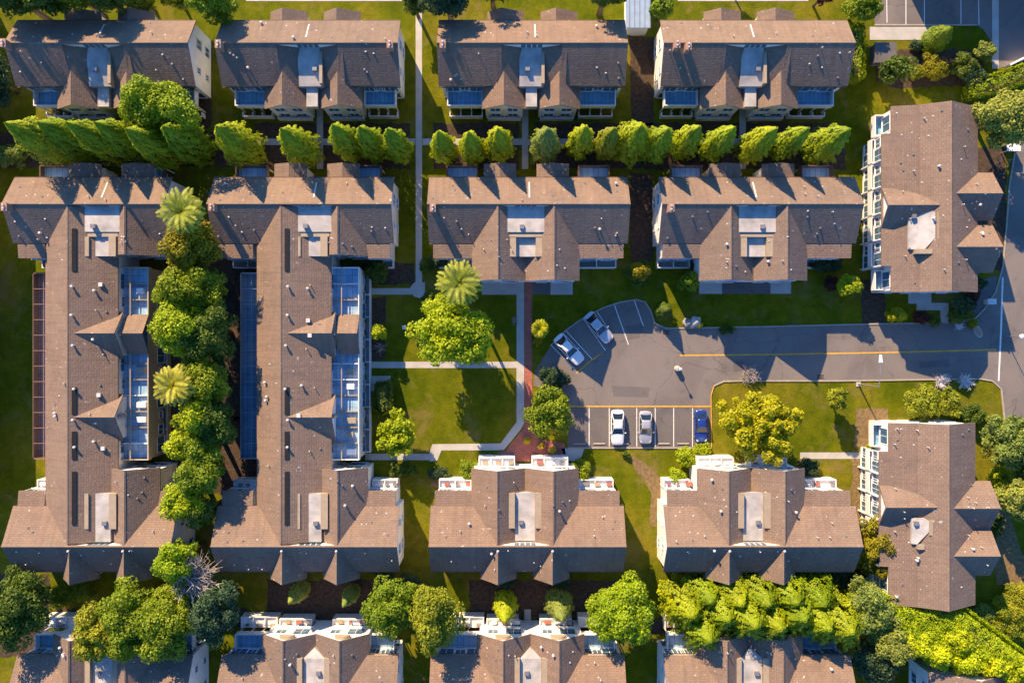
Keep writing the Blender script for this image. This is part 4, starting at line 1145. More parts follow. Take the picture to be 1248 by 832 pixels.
# conical trees between the top two rows
GC = 'row of conical trees between the top two building rows'
cyp = [(6, 150, 9.2, 2.25, 'leaf_cypress', 'leftmost conical tree of the long row, cut by the left photo edge'),
       (46, 149, 9.0, 2.2, 'leaf_cypress', 'large conical tree second from the left end of the row'),
       (80, 149, 9.0, 2.2, 'leaf_cypress', 'large conical tree third from the left end of the row'),
       (115, 149, 9.0, 2.2, 'leaf_cypress', 'large conical tree fourth from the left end, below the first roof valley'),
       (153, 157, 8.6, 2.1, 'leaf_cypress', 'conical tree standing directly under the soft green spreading tree'),
       (198, 154, 8.8, 2.2, 'leaf_cypress', 'conical tree under the right half of the soft green spreading tree'),
       (263, 154, 8.4, 2.3, 'leaf_cypress', 'lone conical tree opposite the gap after the first top block'),
       (342, 157, 8.2, 2.0, 'leaf_cypress', 'conical tree just left of the short path at the second top block'),
       (405, 152, 8.0, 1.75, 'leaf_cypress', 'first of three close conical trees left of the straight footpath'),
       (438, 155, 8.0, 1.7, 'leaf_cypress', 'middle of three close conical trees left of the straight footpath'),
       (472, 157, 8.4, 1.75, 'leaf_cypress', 'last of three close conical trees, nearest the straight footpath'),
       (534, 160, 7.6, 1.6, 'leaf_cypress', 'conical tree just right of the straight footpath'),
       (571, 161, 7.4, 1.55, 'leaf_cypress', 'slim conical tree between two others right of the straight footpath'),
       (607, 157, 7.6, 1.65, 'leaf_cypress', 'conical tree just left of the middle block entrance path'),
       (668, 157, 7.4, 1.7, 'leaf_grey', 'grey green conical tree just right of the middle block entrance path'),
       (714, 154, 7.4, 1.45, 'leaf_cypress', 'narrow conical tree right of the grey green one'),
       (749, 156, 7.4, 1.6, 'leaf_olive', 'brownish green conical tree beside the wide bright one'),
       (782, 153, 8.0, 2.1, 'leaf_cypress', 'widest bright bushy conical tree opposite the gap between blocks'),
       (815, 157, 7.6, 1.7, 'leaf_cypress', 'conical tree touching the right side of the widest bushy one'),
       (853, 154, 7.6, 1.65, 'leaf_cypress', 'bright conical tree leaning right, fifth from the right end'),
       (896, 155, 7.6, 1.6, 'leaf_cypress', 'conical tree just left of the fourth block entrance path'),
       (947, 156, 7.8, 1.75, 'leaf_cypress', 'conical tree just right of the fourth block entrance path'),
       (986, 156, 7.6, 1.6, 'leaf_cypress', 'conical tree second from the right end of the row'),
       (1036, 157, 8.0, 1.95, 'leaf_cypress', 'conical tree at the right end of the row beside the lawn')]
for px, py, h, R, mt, lb in cyp: cone_tree(px, py, (h + 4.9) * random.uniform(.92, 1.08), R * random.uniform(.90, 1.06), mt, lb, GC, 10500 if R > 2 else 8500, .135, ex=random.uniform(1.4, 1.85), lumpy=1.7)
round_tree(196, 132, 54, 13.0, 'leaf_cypress', 'soft green spreading tree over the first top block balcony', ry=28, rot=-18)

# valley between the two long blocks
palm(222, 258, 12.5, 3.1, 'yellow green palm at the head of the dense tree belt')
round_tree(235, 303, 30, 12.1, 'leaf_gold', 'yellow olive round tree just below the palm at the belt head', ry=27)
round_tree(224, 352, 30, 12.1, 'leaf_green', 'dark leafy tree below the yellow olive round tree', ry=26)
round_tree(250, 352, 27, 11.4, 'leaf_green', 'mid green tree on the terrace side below the yellow olive tree', ry=28)
round_tree(222, 403, 29, 12.8, 'leaf_lime', 'brightest leafy tree at the belt middle beside the beige patios', ry=32)
round_tree(256, 405, 30, 12.1, 'leaf_dark', 'broad dark tree right of the brightest belt tree', ry=34)
palm(212, 470, 11.5, 2.8, 'pale palm among dark trees at the belt middle')
round_tree(252, 462, 29, 11.4, 'leaf_green', 'green tree right of the pale palm', ry=32)
round_tree(246, 505, 24, 11.4, 'leaf_lime', 'clumpy green tree below the pale palm', ry=22)
round_tree(266, 515, 20, 10.6, 'leaf_dark', 'dark tree close to the blue terrace bottom end', ry=30)
round_tree(225, 541, 20, 9.9, 'leaf_lime', 'small rounded green tree against the beige patio corner', ry=16)
round_tree(250, 545, 25, 10.6, 'leaf_green', 'mid green tree low in the belt beside the patio corner', ry=24)
round_tree(246, 577, 28, 11.4, 'leaf_green', 'leafy tree at the lower belt between the low side roofs', ry=22)
round_tree(228, 607, 24, 11.4, 'leaf_lime', 'green tree overhanging the lower left block gable end', ry=22)
round_tree(250, 622, 16, 9.9, 'leaf_dark', 'dark small tree at the lower belt end', ry=18)
round_tree(221, 680, 20, 12.1, 'leaf_lime', 'lime tree beside the grey bare brush', ry=24)
bare_bush(222, 712, 4.6, 3.0, 'large grey leafless dead tree below the tree belt', 210, direction=(.55, .40, .12), name='bare_tree', z0=7.2)
round_tree(265, 742, 24, 12.6, 'leaf_deep', 'dark blue green tree right of the olive tree group', ry=32)

# left and bottom
round_tree(-6, 98, 22, 8.0, 'leaf_deep', 'dark tree cut by the left edge beside the first top block', ry=30)
shrub(12, 190, 20, 3.0, 'leaf_grey', 'grey green shrub at the left edge below the conical trees', ry=14)
round_tree(18, 738, 36, 12.0, 'leaf_dark', 'big dark tree at the bottom left edge', ry=46)
shrub(75, 724, 17, 3.5, 'leaf_green', 'green shrub between the big dark tree and the left spires', ry=12)
shrub(105, 722, 15, 3.0, 'leaf_olive', 'rounded olive shrub below the second spire', ry=10)
GO = 'olive green trees over the bottom left roof'
round_tree(128, 766, 30, 11.5, 'leaf_olive', 'lowest left tree of the olive group over the bottom left roof', ry=34, group=GO)
round_tree(166, 748, 32, 12, 'leaf_green', 'upper tree of the olive group nearest the spires', ry=38, group=GO)
round_tree(160, 775, 26, 11.5, 'leaf_green', 'lowest middle tree of the olive group over the dark roof', ry=24, group=GO)
round_tree(205, 758, 38, 12, 'leaf_green', 'largest right tree of the olive group', ry=36, group=GO)
cone_tree(352, 735, 7.5, 1.15, 'leaf_grey', 'small pale tree tilting left between two bottom rows', n=2600)
cone_tree(418, 739, 7.5, 1.0, 'leaf_grey', 'small pale tree near the pair of leafy trees', n=2400)
round_tree(476, 738, 28, 11, 'leaf_green', 'left one of the pair of leafy trees in the bottom gap', ry=32)
round_tree(532, 747, 27, 12, 'leaf_olive', 'taller right one of the pair of leafy trees in the bottom gap', ry=44)
cone_tree(615, 758, 9.5, 1.5, 'leaf_lime', 'lime columnar tree below the left spire of the plaza block', n=3600)
cone_tree(685, 756, 9.5, 1.75, 'leaf_grey', 'pale grey green columnar tree below the right spire of the plaza block', n=3800)
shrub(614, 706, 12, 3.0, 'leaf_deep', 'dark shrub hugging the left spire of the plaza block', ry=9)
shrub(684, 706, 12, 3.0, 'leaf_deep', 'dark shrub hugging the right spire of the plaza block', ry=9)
round_tree(757, 744, 36, 11, 'leaf_lime', 'dense round lime tree in the bottom gap near the middle', ry=38, dens=1.3)
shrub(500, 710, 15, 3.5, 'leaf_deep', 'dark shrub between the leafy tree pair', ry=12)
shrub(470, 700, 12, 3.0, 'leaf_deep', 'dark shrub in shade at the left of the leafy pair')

# lawn court
palm(560, 345, 10.5, 3.1, 'pale fan of a palm beside the brick path block')
round_tree(553, 410, 52, 11.0, 'leaf_lime', 'big bright yellow green tree over the upper lawn path', ry=35, size=.2, clump=.26)
round_tree(541, 380, 26, 8.0, 'leaf_lime', 'bright tree between the palm and the big lawn tree', ry=20)
round_tree(483, 530, 26, 5.5, 'leaf_lime', 'lobed bright green tree at the lower left lawn corner', ry=29, size=.2, clump=.22)
round_tree(669, 502, 25, 6.0, 'leaf_green', 'round tree between the brick path and the parking bays', ry=30)
shrub(462, 404, 8, 4.2, 'leaf_lime', 'small bright shrub by the white terrace wall')
bare_bush(463, 424, 1.1, 1.3, 'small bare shrub below the bright one by the terrace wall', 40)
hedge([(456, 468), (475, 465), (476, 500), (464, 506), (456, 498)], 2.4, 'leaf_dark', 'dark clipped hedge clump beside the small concrete pad')
shrub(459, 332, 13, 2.8, 'leaf_dark', 'dark leafy shrub at the top left corner of the court', ry=14)
shrub(520, 323, 8, 2.0, 'leaf_dark', 'small dark shrub right of the straight footpath end')
shrub(535, 318, 12, 2.4, 'leaf_deep', 'dark shrub under the low roof beside the palm', ry=8)
shrub(523, 366, 9, 2.4, 'leaf_dark', 'dark shrub left of the bright tree by the palm')
shrub(573, 573, 13, 2.5, 'leaf_green', 'rounded shrub at the left gable of the plaza block')
shrub(708, 572, 11, 2.4, 'leaf_green', 'rounded shrub at the right gable of the plaza block', ry=13)
shrub(535, 577, 14, 1.2, 'leaf_deep', 'low dark shrub patch at the left low roof of the plaza block', ry=8)
shrub(490, 572, 20, 1.6, 'leaf_dark', 'dark low planting below the lower lawn path', ry=8)
shrub(673, 461, 17, 2.2, 'leaf_deep', 'blue green bush at the left corner of the parking lot', ry=16)
palm(658, 401, 6.8, 1.35, 'small bright yellow palm right of the brick path', 26, 'leaf_yellow')
shrub(656, 414, 6, 1.0, 'leaf_gold', 'small golden plant below the small yellow palm')
bare_bush(628, 390, .8, .8, 'small bare twigs at the left of the brick path', 30)
for i, (x, y, lb) in enumerate(((642.5, 536, 'yellow flowers standing alone on the brick plaza'), (659.5, 543, 'yellow flowers in the middle of the brick plaza edge'), (673, 547, 'yellow flowers at the right end of the brick plaza'))):
    t = thing('flower_clump', lb, 'flowers', W(x, y), 'yellow flower clumps on the plaza')
    V, F = crown_round(.42, .42, .4, .45, .4, 1.0, .10); np_mesh('blossom', V, F, 'flower_yellow', t)
    m = MB(); m.lathe((0, 0, .03), [(0, .28), (.3, .36), (.34, .36)], 12); m.build('pot', 'chimney_brick', t)

# upper middle and right lawns
shrub(777, 335, 14, 3.4, 'leaf_dark', 'round bush in a bed with yellow top between two gabled blocks', ry=16)
shrub(779, 331, 10, 4.8, 'leaf_gold', 'yellow crown growing out of the round dark bush')
shrub(839, 343, 12, 4.4, 'leaf_green', 'bright shrub at the left front corner of the road facing block', ry=10)
shrub(852, 325, 12, 2.0, 'leaf_deep', 'dark shrub behind the bright one at the road facing block', ry=12)
shrub(1012, 345, 9, 1.8, 'leaf_red', 'dark red shrub on the shaded lawn')
shrub(1031, 348, 12, 4.6, 'leaf_lime', 'lime ball shrub next to the dark red one')
shrub(1005, 322, 22, 2.0, 'leaf_deep', 'wide dark shrub under the right low roof of the road facing block', ry=9)
cone_tree(813, 378, 3.6, 1.1, 'leaf_dark', 'dark upright shrub at the head of the road', n=2400, name='upright_shrub', cat='shrub')
shrub(1090, 384, 10, 3.8, 'leaf_yellow', 'yellow green shrub left of the junction block entrance', ry=7)
shrub(1122, 387, 10, 1.8, 'leaf_red', 'dark red shrub beside the junction block entrance path', ry=8)
shrub(1138, 391, 8, 1.4, 'leaf_dark', 'small green shrub right of the dark red entrance shrub', ry=6)
shrub(1172, 372, 13, 2.2, 'leaf_deep', 'dark planting at the right of the entrance path', ry=15)
shrub(1185, 362, 10, 2.0, 'leaf_red', 'dark plum shrub beside the utility cabinet')
shrub(1164, 386, 9, 1.8, 'leaf_dark', 'dark green shrub by the kerb below the junction block', ry=8)
bare_bush(1169, 397, 1.0, .8, 'white blossoming plant sprawling on the kerb at the junction', 60, 'flower_white')
shrub(1184, 394, 6, 1.0, 'leaf_gold', 'small golden plant beside the white blossoms', ry=6)
shrub(1193, 345, 8, 1.5, 'leaf_deep', 'small dark shrub at the corner of the junction block')
shrub(885, 401, 9, .8, 'leaf_dark', 'low plant spilling over the kerb of the road', ry=6)
bare_bush(915, 457, 1.6, 1.5, 'pale bare bush on the grass edge above the yellow tree', 110)
round_tree(925, 516, 57, 8.5, 'leaf_yellow', 'large golden yellow tree right of the parking bays', ry=46, size=.2, clump=.19, dens=1.7)
round_tree(1019, 484, 13, 4.8, 'leaf_olive', 'small olive tree casting a long shadow on the lawn', ry=14)
round_tree(1124, 490, 22, 4.5, 'leaf_olive', 'olive bushy tree at the junction block north end', ry=22)
round_tree(1151, 490, 18, 4.0, 'leaf_olive', 'smaller olive bushy tree right of its twin', ry=18)
shrub(1182, 505, 20, 2.0, 'leaf_dark', 'dark shrub mass at the corner behind the grass', ry=12)
bare_bush(1148, 465, 1.5, .7, 'white flowering low bush with red stem on the verge', 80, 'flower_white')
bare_bush(1178, 465, 1.5, .7, 'white flowering low bush nearer the junction on the verge', 80, 'flower_white')
shrub(825, 583, 11, 2.4, 'leaf_lime', 'lime ball shrub in front of the white gable end', dens=1.4)
shrub(836, 558, 12, 2.2, 'leaf_lime', 'lime ball shrub between the bays and the white gable', ry=12)
shrub(855, 548, 12, 1.2, 'leaf_lime', 'low lime shrub at the foot of the big yellow tree', ry=8)
shrub(985, 569, 12, 1.6, 'leaf_deep', 'dark shrub below the path at the yellow tree')
shrub(763, 553, 5, .7, 'leaf_dark', 'tiny dark plant below the parked white sports car', ry=4)
shrub(1068, 546, 14, 2.0, 'leaf_olive', 'olive shrub in the notch of the lower right block', ry=8)
round_tree(1066, 664, 26, 6.5, 'leaf_gold', 'golden olive tree at the west face of the lower right block', ry=38)
# far right
round_tree(1222, 145, 37, 9.5, 'leaf_grey', 'big grey green tree at the right edge above the bins', ry=32, rot=0)
hedge([(1186, 100), (1205, 92), (1258, 74), (1262, 96), (1215, 112), (1190, 116)], 2.6, 'leaf_hedge', 'bright hedge along the white wall at the upper right')
round_tree(1228, 533, 30, 7.5, 'leaf_grey', 'pale green tree at the right edge below the junction', ry=34)
round_tree(1238, 603, 24, 7.5, 'leaf_grey', 'pale green tree right of the lower block upper gable', ry=24)
shrub(1219, 581, 16, 3.0, 'leaf_lime', 'lime shrub between the two pale right edge trees', ry=14)
round_tree(1262, 565, 22, 7.5, 'leaf_dark', 'dark tree cut by the right edge behind pale trees', ry=40)
shrub(1213, 640, 9, 1.8, 'leaf_dark', 'dark shrub in the corner between the two east gables', ry=16)
shrub(1222, 760, 34, 3.0, 'leaf_olive', 'wide olive shrubbery at the bottom right edge', ry=30)
shrub(1245, 735, 26, 3.2, 'leaf_olive', 'olive shrub above the wide shrubbery at the right edge', ry=24)
shrub(1198, 745, 14, 2.6, 'leaf_grey', 'greyish shrub at the south corner of the lower right block', ry=14)
# upper right planting
round_tree(1050, 8, 26, 6.5, 'leaf_green', 'round dark leaved tree at the top beside the lot', ry=16)
hedge(rect(1040, 27, 1056, 93), 3.4, 'leaf_hedge', 'tall clipped box hedge at the end of the fourth block')
cone_tree(1160, 34, 5.6, 1.55, 'leaf_green', 'single conical tree at the lot edge by the concrete walk', n=3600)
round_tree(1093, 85, 22, 4.5, 'leaf_dark', 'dark feathery conifer beside the tall clipped hedge', ry=16, rot=35)
shrub(1136, 84, 17, 2.6, 'leaf_gold', 'golden brown shrub on the bark bed', ry=16)
shrub(1118, 90, 10, 1.6, 'leaf_olive', 'olive low shrub left of the golden brown one', ry=8)
shrub(1174, 82, 14, 2.8, 'leaf_dark', 'dark green shrub at the right end of the bark bed', ry=16)
shrub(1200, 64, 14, 2.4, 'leaf_grey', 'grey green shrub on the grass by the concrete strip', ry=10)
shrub(1118, 56, 8, 1.2, 'leaf_deep', 'small blue green plant on the strip below the concrete walk', ry=7)
shrub(1186, 96, 18, 2.6, 'leaf_deep', 'dark shrub behind the bright right hedge', ry=12)
# trees along the top edge
for px, py, r, h, mt, lb in ((18, -4, 26, 13, 'leaf_dark', 'dark tree in the very top left corner'),
                             (58, -4, 24, 13, 'leaf_dark', 'dark leafy tree second along the top left edge'),
                             (92, -8, 20, 12, 'leaf_olive', 'olive tree at the top edge above the first roof'),
                             (126, -8, 24, 13, 'leaf_dark', 'dark tree at the top edge above the shaded porch'),
                             (172, -2, 20, 7.0, 'leaf_olive', 'olive tree at the top edge above the tan porch'),
                             (212, -4, 18, 6.0, 'leaf_olive', 'low olive tree at the top edge near the first roof end'),
                             (262, 6, 24, 12, 'leaf_green', 'light green tree between the first two top blocks'),
                             (545, -2, 26, 12, 'leaf_deep', 'blackish tree at the top edge right of the footpath'),
                             (505, 4, 14, 7.5, 'leaf_dark', 'dark tree at the top edge over the footpath'),
                             (600, -14, 18, 10, 'leaf_dark', 'dark tree at the top edge above the third top block'),
                             (738, -10, 22, 12, 'leaf_dark', 'dark tree at the top edge left of the blue roofed shed'),
                             (807, 11, 14, 6.0, 'leaf_green', 'small round tree at the right of the blue roofed shed'),
                             (1004, -6, 12, 6.0, 'leaf_red', 'dark reddish tree at the top edge above the fourth block'),
                             (900, -14, 12, 4.0, 'leaf_dark', 'small dark tree above the fourth block porch')):
    round_tree(px, py, r, h, mt, lb, ry=r * .8)
# tall trees past the right edge cast the blue shade on the road
# lime masses at the bottom right
GL = 'lime trees in the long bottom right belt'
for px, py, h, R, lb in ((866, 782, 11, 2.2, 'lowest left tree of the long lime belt beside white patios'), (845, 752, 10, 2.0, 'left end tree of the long lime belt'),
                         (888, 757, 11.5, 2.3, 'feathery lime tree hiding the left gable of the bottom block'), (868, 735, 10, 2.0, 'lime belt tree just below the left spire of its block'),
                         (922, 765, 11.5, 2.4, 'feathery lime tree above the bottom block roof valley'), (905, 738, 10, 2.1, 'lime belt tree between the two spires of its block'),
                         (952, 768, 11.5, 2.4, 'feathery lime tree hiding the right gable of the bottom block'), (938, 738, 10, 2.1, 'lime belt tree just left of the right spire'),
                         (982, 757, 11.5, 2.4, 'feathery lime tree left of the right blue terrace'), (972, 736, 10, 2.1, 'lime belt tree just right of the right spire'),
                         (1012, 768, 11.5, 2.5, 'feathery lime tree above the right blue terrace'), (1006, 738, 10, 2.3, 'lime belt tree under the right roof end'),
                         (1040, 772, 11, 2.4, 'lime tree at the right end of the long belt')):
    cone_tree(px, py, h * random.uniform(.88, 1.05), R * random.uniform(1.05, 1.3), 'leaf_hedge', lb, GL, 8000, .17, 'feathery_tree', 'tree', random.uniform(2.0, 2.8), 2.2)
round_tree(1054, 735, 24, 9.0, 'leaf_grey', 'pale sage tree where the lime belt meets the lower right block', ry=36, rot=20)
round_tree(1080, 775, 22, 9.0, 'leaf_grey', 'pale sage tree lower down between belt and lime slope', ry=28, rot=25)
round_tree(1062, 806, 28, 7.0, 'leaf_deep', 'blue black tree in the bottom gap below the sage trees', ry=26)
hedge([(1080, 728), (1112, 736), (1150, 744), (1180, 742), (1200, 757), (1228, 778), (1262, 803), (1262, 832), (1232, 818), (1192, 808), (1150, 804), (1110, 790), (1088, 768)], 7.4, 'leaf_slope', 'broad sheared lime hedge curving over the bottom right slope', rough=.24, wob=.25, size=.13, dens=95)
for px, py, r, lb in ((1108, 778, 19, 'rounded lime crown at the left end of the lime slope'), (1138, 793, 20, 'rounded lime crown leaning over the corner roof ridge'), (1172, 801, 19, 'rounded lime crown above the dark part of the corner roof'),
                      (1204, 806, 20, 'rounded lime crown near the right end of the lime slope'), (1236, 814, 20, 'last rounded lime crown cut by the right photo edge'), (1158, 772, 22, 'lime crown bulging from the middle of the slope')):
    round_tree(px, py, r, 8.6, 'leaf_slope', lb, ry=r * .8, group='lime crowns on the bottom right slope', name='feathery_tree', rot=-25)
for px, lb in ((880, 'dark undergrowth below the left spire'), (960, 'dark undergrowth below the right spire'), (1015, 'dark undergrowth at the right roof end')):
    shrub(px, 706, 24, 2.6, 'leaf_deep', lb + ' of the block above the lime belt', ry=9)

# ------------------------------------------------------------------ street objects
def street_lamp():
    t = thing('street_lamp', 'tall street lamp reaching its arm over the yellow road line', 'street lamp', W(1046, 468))
    m = MB(); m.tube([(0, 0, 0), (0, 0, 3), (0, 0, 6.2)], [.12, .09, .07], 10); m.build('pole', 'metal_grey', t)
    m = MB(); m.tube([(0, 0, 6.15), (0, 1.4, 6.6), (0, 3.3, 6.7)], [.06, .05, .05], 8); m.build('arm', 'metal_grey', t)
    m = MB(); m.prism([(-.22, 3.0, 6.62), (.22, 3.0, 6.62), (.16, 4.0, 6.66), (-.16, 4.0, 6.66)], [(-.2, 3.05, 6.82), (.2, 3.05, 6.82), (.12, 3.95, 6.78), (-.12, 3.95, 6.78)]); m.build('lamp_head', 'lamp_white', t)
    m = MB(); m.box((-.3, -.3, 0), (.3, .3, .12)); m.build('base', 'concrete', t)
street_lamp()
t = thing('lamp_post', 'lamp post at the junction beside the white line', 'lamp post', W(1224, 410))
m = MB(); m.tube([(0, 0, 0), (0, 0, 3.6)], [.07, .05], 8); m.build('pole', 'metal_grey', t)
m = MB(); m.lathe((0, 0, 3.55), [(0, .1), (.1, .28), (.4, .3), (.5, .1)], 12); m.build('lamp_head', 'lamp_white', t)
t = thing('bollard_light', 'short white topped light post standing alone on the parking lot', 'light post', W(825, 449))
m = MB(); m.lathe((0, 0, 0), [(0, .42), (.9, .36), (1.0, .25)], 12); m.build('base', 'concrete', t)
m = MB(); m.tube([(0, 0, .95), (0, 0, 2.3)], [.06, .05], 8); m.build('pole', 'metal_grey', t)
m = MB(); m.lathe((0, 0, 2.2), [(0, .08), (.05, .18), (.25, .2), (.34, .06)], 12); m.build('lamp_head', 'lamp_white', t)
t = thing('utility_cabinet', 'white utility cabinet on the dark apron at the junction', 'utility box', W(1203, 368)); 
m = MB(); m.box((-.5, -.32, 0), (.5, .32, 1.15)); m.build('body', 'white_paint', t)
m = MB(); m.box((-.55, -.37, 1.15), (.55, .37, 1.22)); m.build('lid', 'vent_white', t)
m = MB(); m.box((-.02, -.335, .1), (.02, -.32, 1.05)); m.box((.1, -.35, .5), (.14, -.32, .7)); m.build('door', 'vent_grey', t)
t = thing('manhole_cover', 'oval rusty cover set in the road at the junction', 'manhole cover', W(1192, 404))
m = MB(); m.lathe((0, 0, .005), [(0, .5), (.03, .5), (.035, .44)], 20); o = m.build('plate', 'chimney_brick', t); o.scale = (.8, 1.4, 1); o.rotation_euler = (0, 0, .5)
m = MB(); m.lathe((0, 0, .004), [(0, .62), (.02, .6)], 20); o = m.build('ring', 'concrete', t); o.scale = (.8, 1.4, 1); o.rotation_euler = (0, 0, .5)
# stone heap at the road head
for i, (x, y, r, lb) in enumerate(((837, 393, .62, 'larger pale boulder at the road head'), (847, 392, .72, 'whitish boulder right of its neighbour at the road head'), (842, 397, .45, 'small dark stone in front of the boulder pair'))):
    t = thing('boulder', lb, 'rock', W(x, y)); bm = bmesh.new(); bmesh.ops.create_icosphere(bm, subdivisions=3, radius=r)
    rr = random.Random(i)
    for v in bm.verts: v.co *= 1 + .12 * math.sin(v.co.x * 7 + i) * math.cos(v.co.y * 6) + rr.uniform(-.05, .05); v.co.z = max(v.co.z * .9 + r * .55, -.05)
    me = bpy.data.meshes.new('rock'); bm.to_mesh(me); bm.free(); me.materials.append(MATS['stone' if i != 1 else 'concrete']); o = bpy.data.objects.new('rock', me); COL.objects.link(o); o.parent = t
shrub(852, 396, 4, .8, 'leaf_yellow', 'small yellow plant beside the boulder pair')
# bins and shelter at right
t = thing('bin_shelter', 'pale flat lid of a bin shelter beside the right road', 'bin shelter', W(1227, 183)); 
m = MB(); m.box((-.9, -.5, 1.5), (.9, .5, 1.58)); m.build('roof', 'lamp_white', t)
m = MB()
for sx in (-1, 1):
    for sy in (-1, 1): m.box((sx * .8 - .05, sy * .42 - .05, 0), (sx * .8 + .05, sy * .42 + .05, 1.5))
m.box((-.8, .4, 0), (.8, .44, 1.5)); m.build('frame', 'metal_grey', t)
def bicycle(px, py, rz, lb):
    t = thing('bicycle', lb, 'bicycle', W(px, py)); t.rotation_euler = (0, 0, rz)
    for x in (-.52, .52):
        m = MB(); n = 18; pts = [(x + .33 * math.cos(6.2832 * k / n), 0, .35 + .33 * math.sin(6.2832 * k / n)) for k in range(n + 1)]; m.tube(pts, [.025] * (n + 1), 6)
        for k in range(6): m.tube([(x, 0, .35), pts[k * 3]], [.006, .006], 3)
        m.build('wheel', 'tyre', t)
    m = MB(); A, B, C, D, E = (-.52, 0, .35), (0, 0, .33), (-.2, 0, .85), (.38, 0, .85), (.52, 0, .35)
    for a, b in ((A, B), (B, C), (C, A), (C, D), (B, D), (D, E)): m.tube([a, b], [.02, .02], 6)
    m.build('bicycle_frame', 'metal_grey', t)
    m = MB(); m.tube([(.36, -.26, .98), (.38, 0, .95), (.36, .26, .98)], [.018] * 3, 6); m.build('handlebar', 'metal_grey', t)
    m = MB(); m.box((-.32, -.07, .88), (-.08, .07, .94)); m.build('saddle', 'tyre', t)
bicycle(1214, 199, 1.3, 'parked bicycle nearer the building below the bin shelter')
bicycle(1226, 200, 1.5, 'parked bicycle nearer the road below the bin shelter')
# enclosure beside tall hedge, and white wall at upper right
t = thing('bin_enclosure', 'dark flat topped enclosure between the tall hedge and the feathery conifer', 'enclosure', W(1072, 70, 1))
m = MB(); m.box((-1.3, -1.2, 0), (1.3, 1.2, 1.7)); m.build('wall', 'asphalt_bay', t)
m = MB(); m.box((-1.4, -1.3, 1.7), (1.4, 1.3, 1.8)); ro = m.build('roof', 'shed_roof' if False else 'asphalt_bay', t)
m = MB(); m.box((-.5, -1.23, 0.02), (.5, -1.2, 1.55)); m.build('door', 'metal_grey', t)
m = MB(); ribbon(m, [(1224, 83), (1240, 75), (1262, 68)], .25, 0, 1.3); o = m.build('garden_wall', 'white_paint'); tag(o, 'low white wall above the bright hedge at the upper right', 'wall')
# seat by the lawn court
t = thing('garden_chair', 'small pale garden chair on the lawn left of the big tree', 'chair', W(493, 399))
m = MB(); m.box((-.25, -.25, .40), (.25, .25, .45)); m.build('seat', 'white_paint', t)
m = MB(); m.box((-.25, .21, .45), (.25, .25, .9)); m.build('backrest', 'white_paint', t)
for sx in (-1, 1):
    for sy in (-1, 1):
        m = MB(); m.box((sx * .22 - .02, sy * .22 - .02, 0), (sx * .22 + .02, sy * .22 + .02, .40)); m.build('leg', 'white_paint', t)

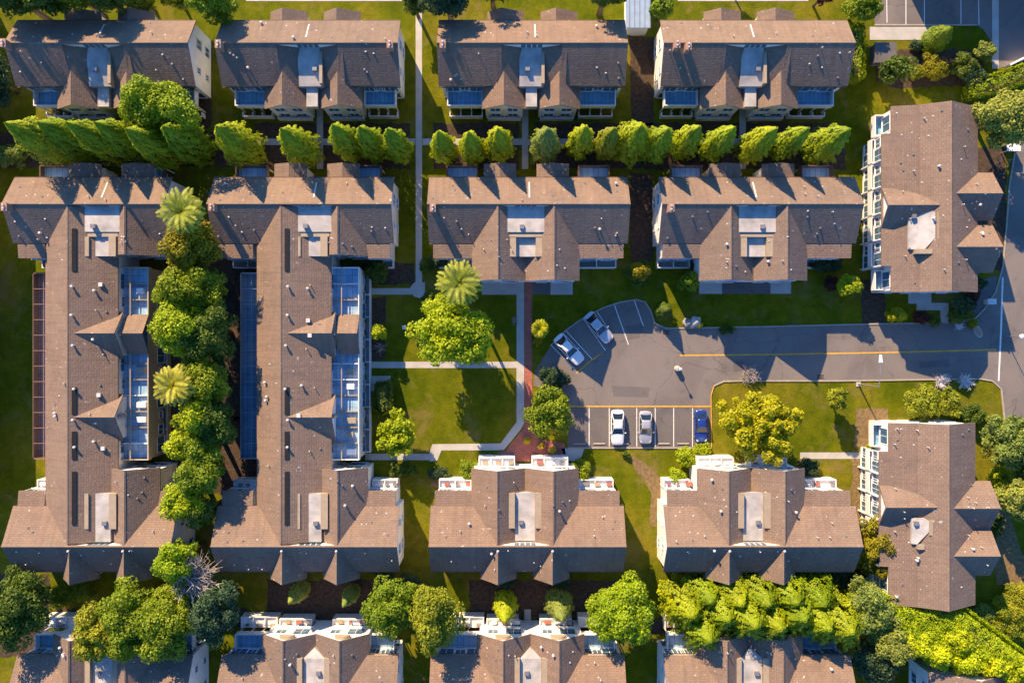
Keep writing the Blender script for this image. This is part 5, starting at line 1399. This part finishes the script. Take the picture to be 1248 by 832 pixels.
# ------------------------------------------------------------------ cars
def car(px, py, ang, paint, label, Lc=4.55, wid=0.9, sporty=False):
    t = thing('parked_car', label, 'car', W(px, py, .5).xy.to_3d(), 'cars parked in the lot')
    t.rotation_euler = (0, 0, ang)
    hl = Lc / 2
    st = [(-1.0, .66, .52, .80), (-.97, .80, .42, .86), (-.88, .93, .32, .90), (-.7, .99, .28, .93), (-.45, 1.0, .27, .92), (-.1, 1.0, .27, .90), (.25, 1.0, .27, .89),
          (.45, .99, .27, .86), (.65, .97, .28, .80), (.85, .90, .32, .72), (.95, .76, .40, .64), (1.0, .60, .46, .56)]
    m = MB(); rings = []
    for s, w_, zb, zt in st:
        w = wid * w_; x = s * hl
        half = [(0, zb), (w * .80, zb), (w * .97, zb + (zt - zb) * .25), (w, zb + (zt - zb) * .55), (w * .96, zb + (zt - zb) * .82), (w * .80, zt), (w * .45, zt + .035), (0, zt + .05)]
        ring = [(x, y, z) for y, z in half] + [(x, -y, z) for y, z in half[-2:0:-1]]
        rings.append(ring)
    n = len(rings[0]); vs = [p for r in rings for p in r]; fs = []
    for i in range(len(rings) - 1):
        for k in range(n): fs.append((i*n+k, i*n+(k+1) % n, (i+1)*n+(k+1) % n, (i+1)*n+k))
    fs.append(tuple(range(n))); fs.append(tuple(range((len(rings)-1)*n, len(rings)*n)))
    m.add(vs, fs); body = m.build('body', paint, t, smooth=True)
    bz, tz = .92, 1.36 if sporty else 1.44
    fb, ft = .36 * hl, .02 * hl
    rb, rt = -.80 * hl, -.44 * hl
    wb, wt = wid * .86, wid * .66
    def quad(name, a, b, c, d, mat, off=.0):
        q = MB(); a, b, c, d = map(Vector, (a, b, c, d)); nn = (b - a).cross(d - a).normalized()
        q.prism([a - nn * .03, b - nn * .03, c - nn * .03, d - nn * .03], [a + nn * off, b + nn * off, c + nn * off, d + nn * off]); return q.build(name, mat, t)
    quad('windscreen', (fb, -wb, bz), (fb, wb, bz), (ft, wt, tz), (ft, -wt, tz), 'car_glass', .012)
    quad('rear_window', (rb, wb, bz), (rb, -wb, bz), (rt, -wt, tz), (rt, wt, tz), 'car_glass', .012)
    for s in (-1, 1):
        quad('side_window', (rb, s * wb, bz), (fb, s * wb, bz), (ft, s * wt, tz), (rt, s * wt, tz), 'car_glass', .006)
    rf = MB(); k = 6; vs = []
    for i in range(k + 1):
        x = rt - .08 + (ft - rt + .16) * i / k; cz = tz + .045 * math.sin(math.pi * i / k)
        for j in range(5):
            y = (-1 + j / 2) * (wt + .03) * (1 - .05 * abs(i / k - .5)); vs.append((x, y, cz + .035 * (1 - (j / 2 - 1) ** 2)))
    nv = len(vs); vs += [(x, y, z - .05) for x, y, z in vs]; fs = []
    for i in range(k):
        for j in range(4):
            a = i * 5 + j; fs.append((a, a + 1, a + 6, a + 5)); fs.append((nv + a, nv + a + 5, nv + a + 6, nv + a + 1))
    edge = [j for j in range(5)] + [i * 5 + 4 for i in range(1, k + 1)] + [k * 5 + j for j in (3, 2, 1, 0)] + [i * 5 for i in range(k - 1, 0, -1)]
    for i in range(len(edge)):
        a, b = edge[i], edge[(i + 1) % len(edge)]; fs.append((a, nv + a, nv + b, b))
    rf.add(vs, fs); rf.build('roof_panel', paint, t, smooth=True)
    pl = MB()
    for s in (-1, 1):
        pl.tube([(fb, s * wb, bz), (ft, s * wt, tz)], [.045, .04], 6); pl.tube([(rb, s * wb, bz), (rt, s * wt, tz)], [.06, .05], 6)
        pl.tube([((fb + rb) / 2, s * wb * 1.01, bz), ((ft + rt) / 2, s * wt * 1.02, tz)], [.035, .035], 6)
    pl.build('pillar', paint, t)
    for sx in (-.60, .62):
        for s in (-1, 1):
            wl = MB(); wl.tube([(0, -.1, 0), (0, .1, 0)], [.32, .32], 20); w = wl.build('wheel', 'tyre', t); w.location = (sx * hl, s * (wid - .10), .32)
            r2 = MB(); r2.tube([(0, s * .101, 0), (0, s * .112, 0)], [.2, .19], 16); r2.build('rim', 'rim', w)
    for s in (-1, 1):
        q = MB(); q.prism([(hl * .86, s * wid * .55, .58), (hl * .95, s * wid * .45, .56), (hl * .93, s * wid * .78, .56), (hl * .80, s * wid * .86, .60)], [(hl * .84, s * wid * .55, .755), (hl * .955, s * wid * .45, .665), (hl * .935, s * wid * .74, .68), (hl * .78, s * wid * .84, .775)]); q.build('headlight', 'clear_lens', t)
        q = MB(); q.box((-hl * 1.003, s * wid * .40, .66), (-hl * .93, s * wid * .70, .80)); q.build('tail_light', 'red_lens', t)
        q = MB(); q.tube([(fb - .12, s * wid * .86, .92), (fb - .14, s * (wid + .12), .97), (fb - .14, s * (wid + .20), .97)], [.03, .08, .05], 8); q.build('mirror', paint, t)
    q = MB(); q.box((-hl * 1.004, -.26, .52), (-hl * .985, .26, .63)); q.build('number_plate', 'white_paint', t)
    return t
D2R = math.pi / 180
def ang_px(x0, y0, x1, y1): return math.atan2(-(y1 - y0), x1 - x0)
car(693.5, 425.5, ang_px(678, 408, 710, 443), 'car_white', 'white car in the shaded fan shaped bays beside the small yellow palm', 4.7)
car(729.5, 399, ang_px(714, 382, 745, 418), 'car_silver', 'silver car in the shaded fan shaped bays, second from the brick path', 4.7)
car(752.5, 520.5, -90 * D2R, 'car_white', 'white sports car in the sunlit parking row', 4.65, .9, True)
car(786.5, 520.5, -90 * D2R, 'car_grey', 'silver grey car in the sunlit parking row', 4.3, .9)
car(854, 519, -88 * D2R, 'car_blue', 'dark blue car in the last bay beside the yellow tree', 4.3, .86)
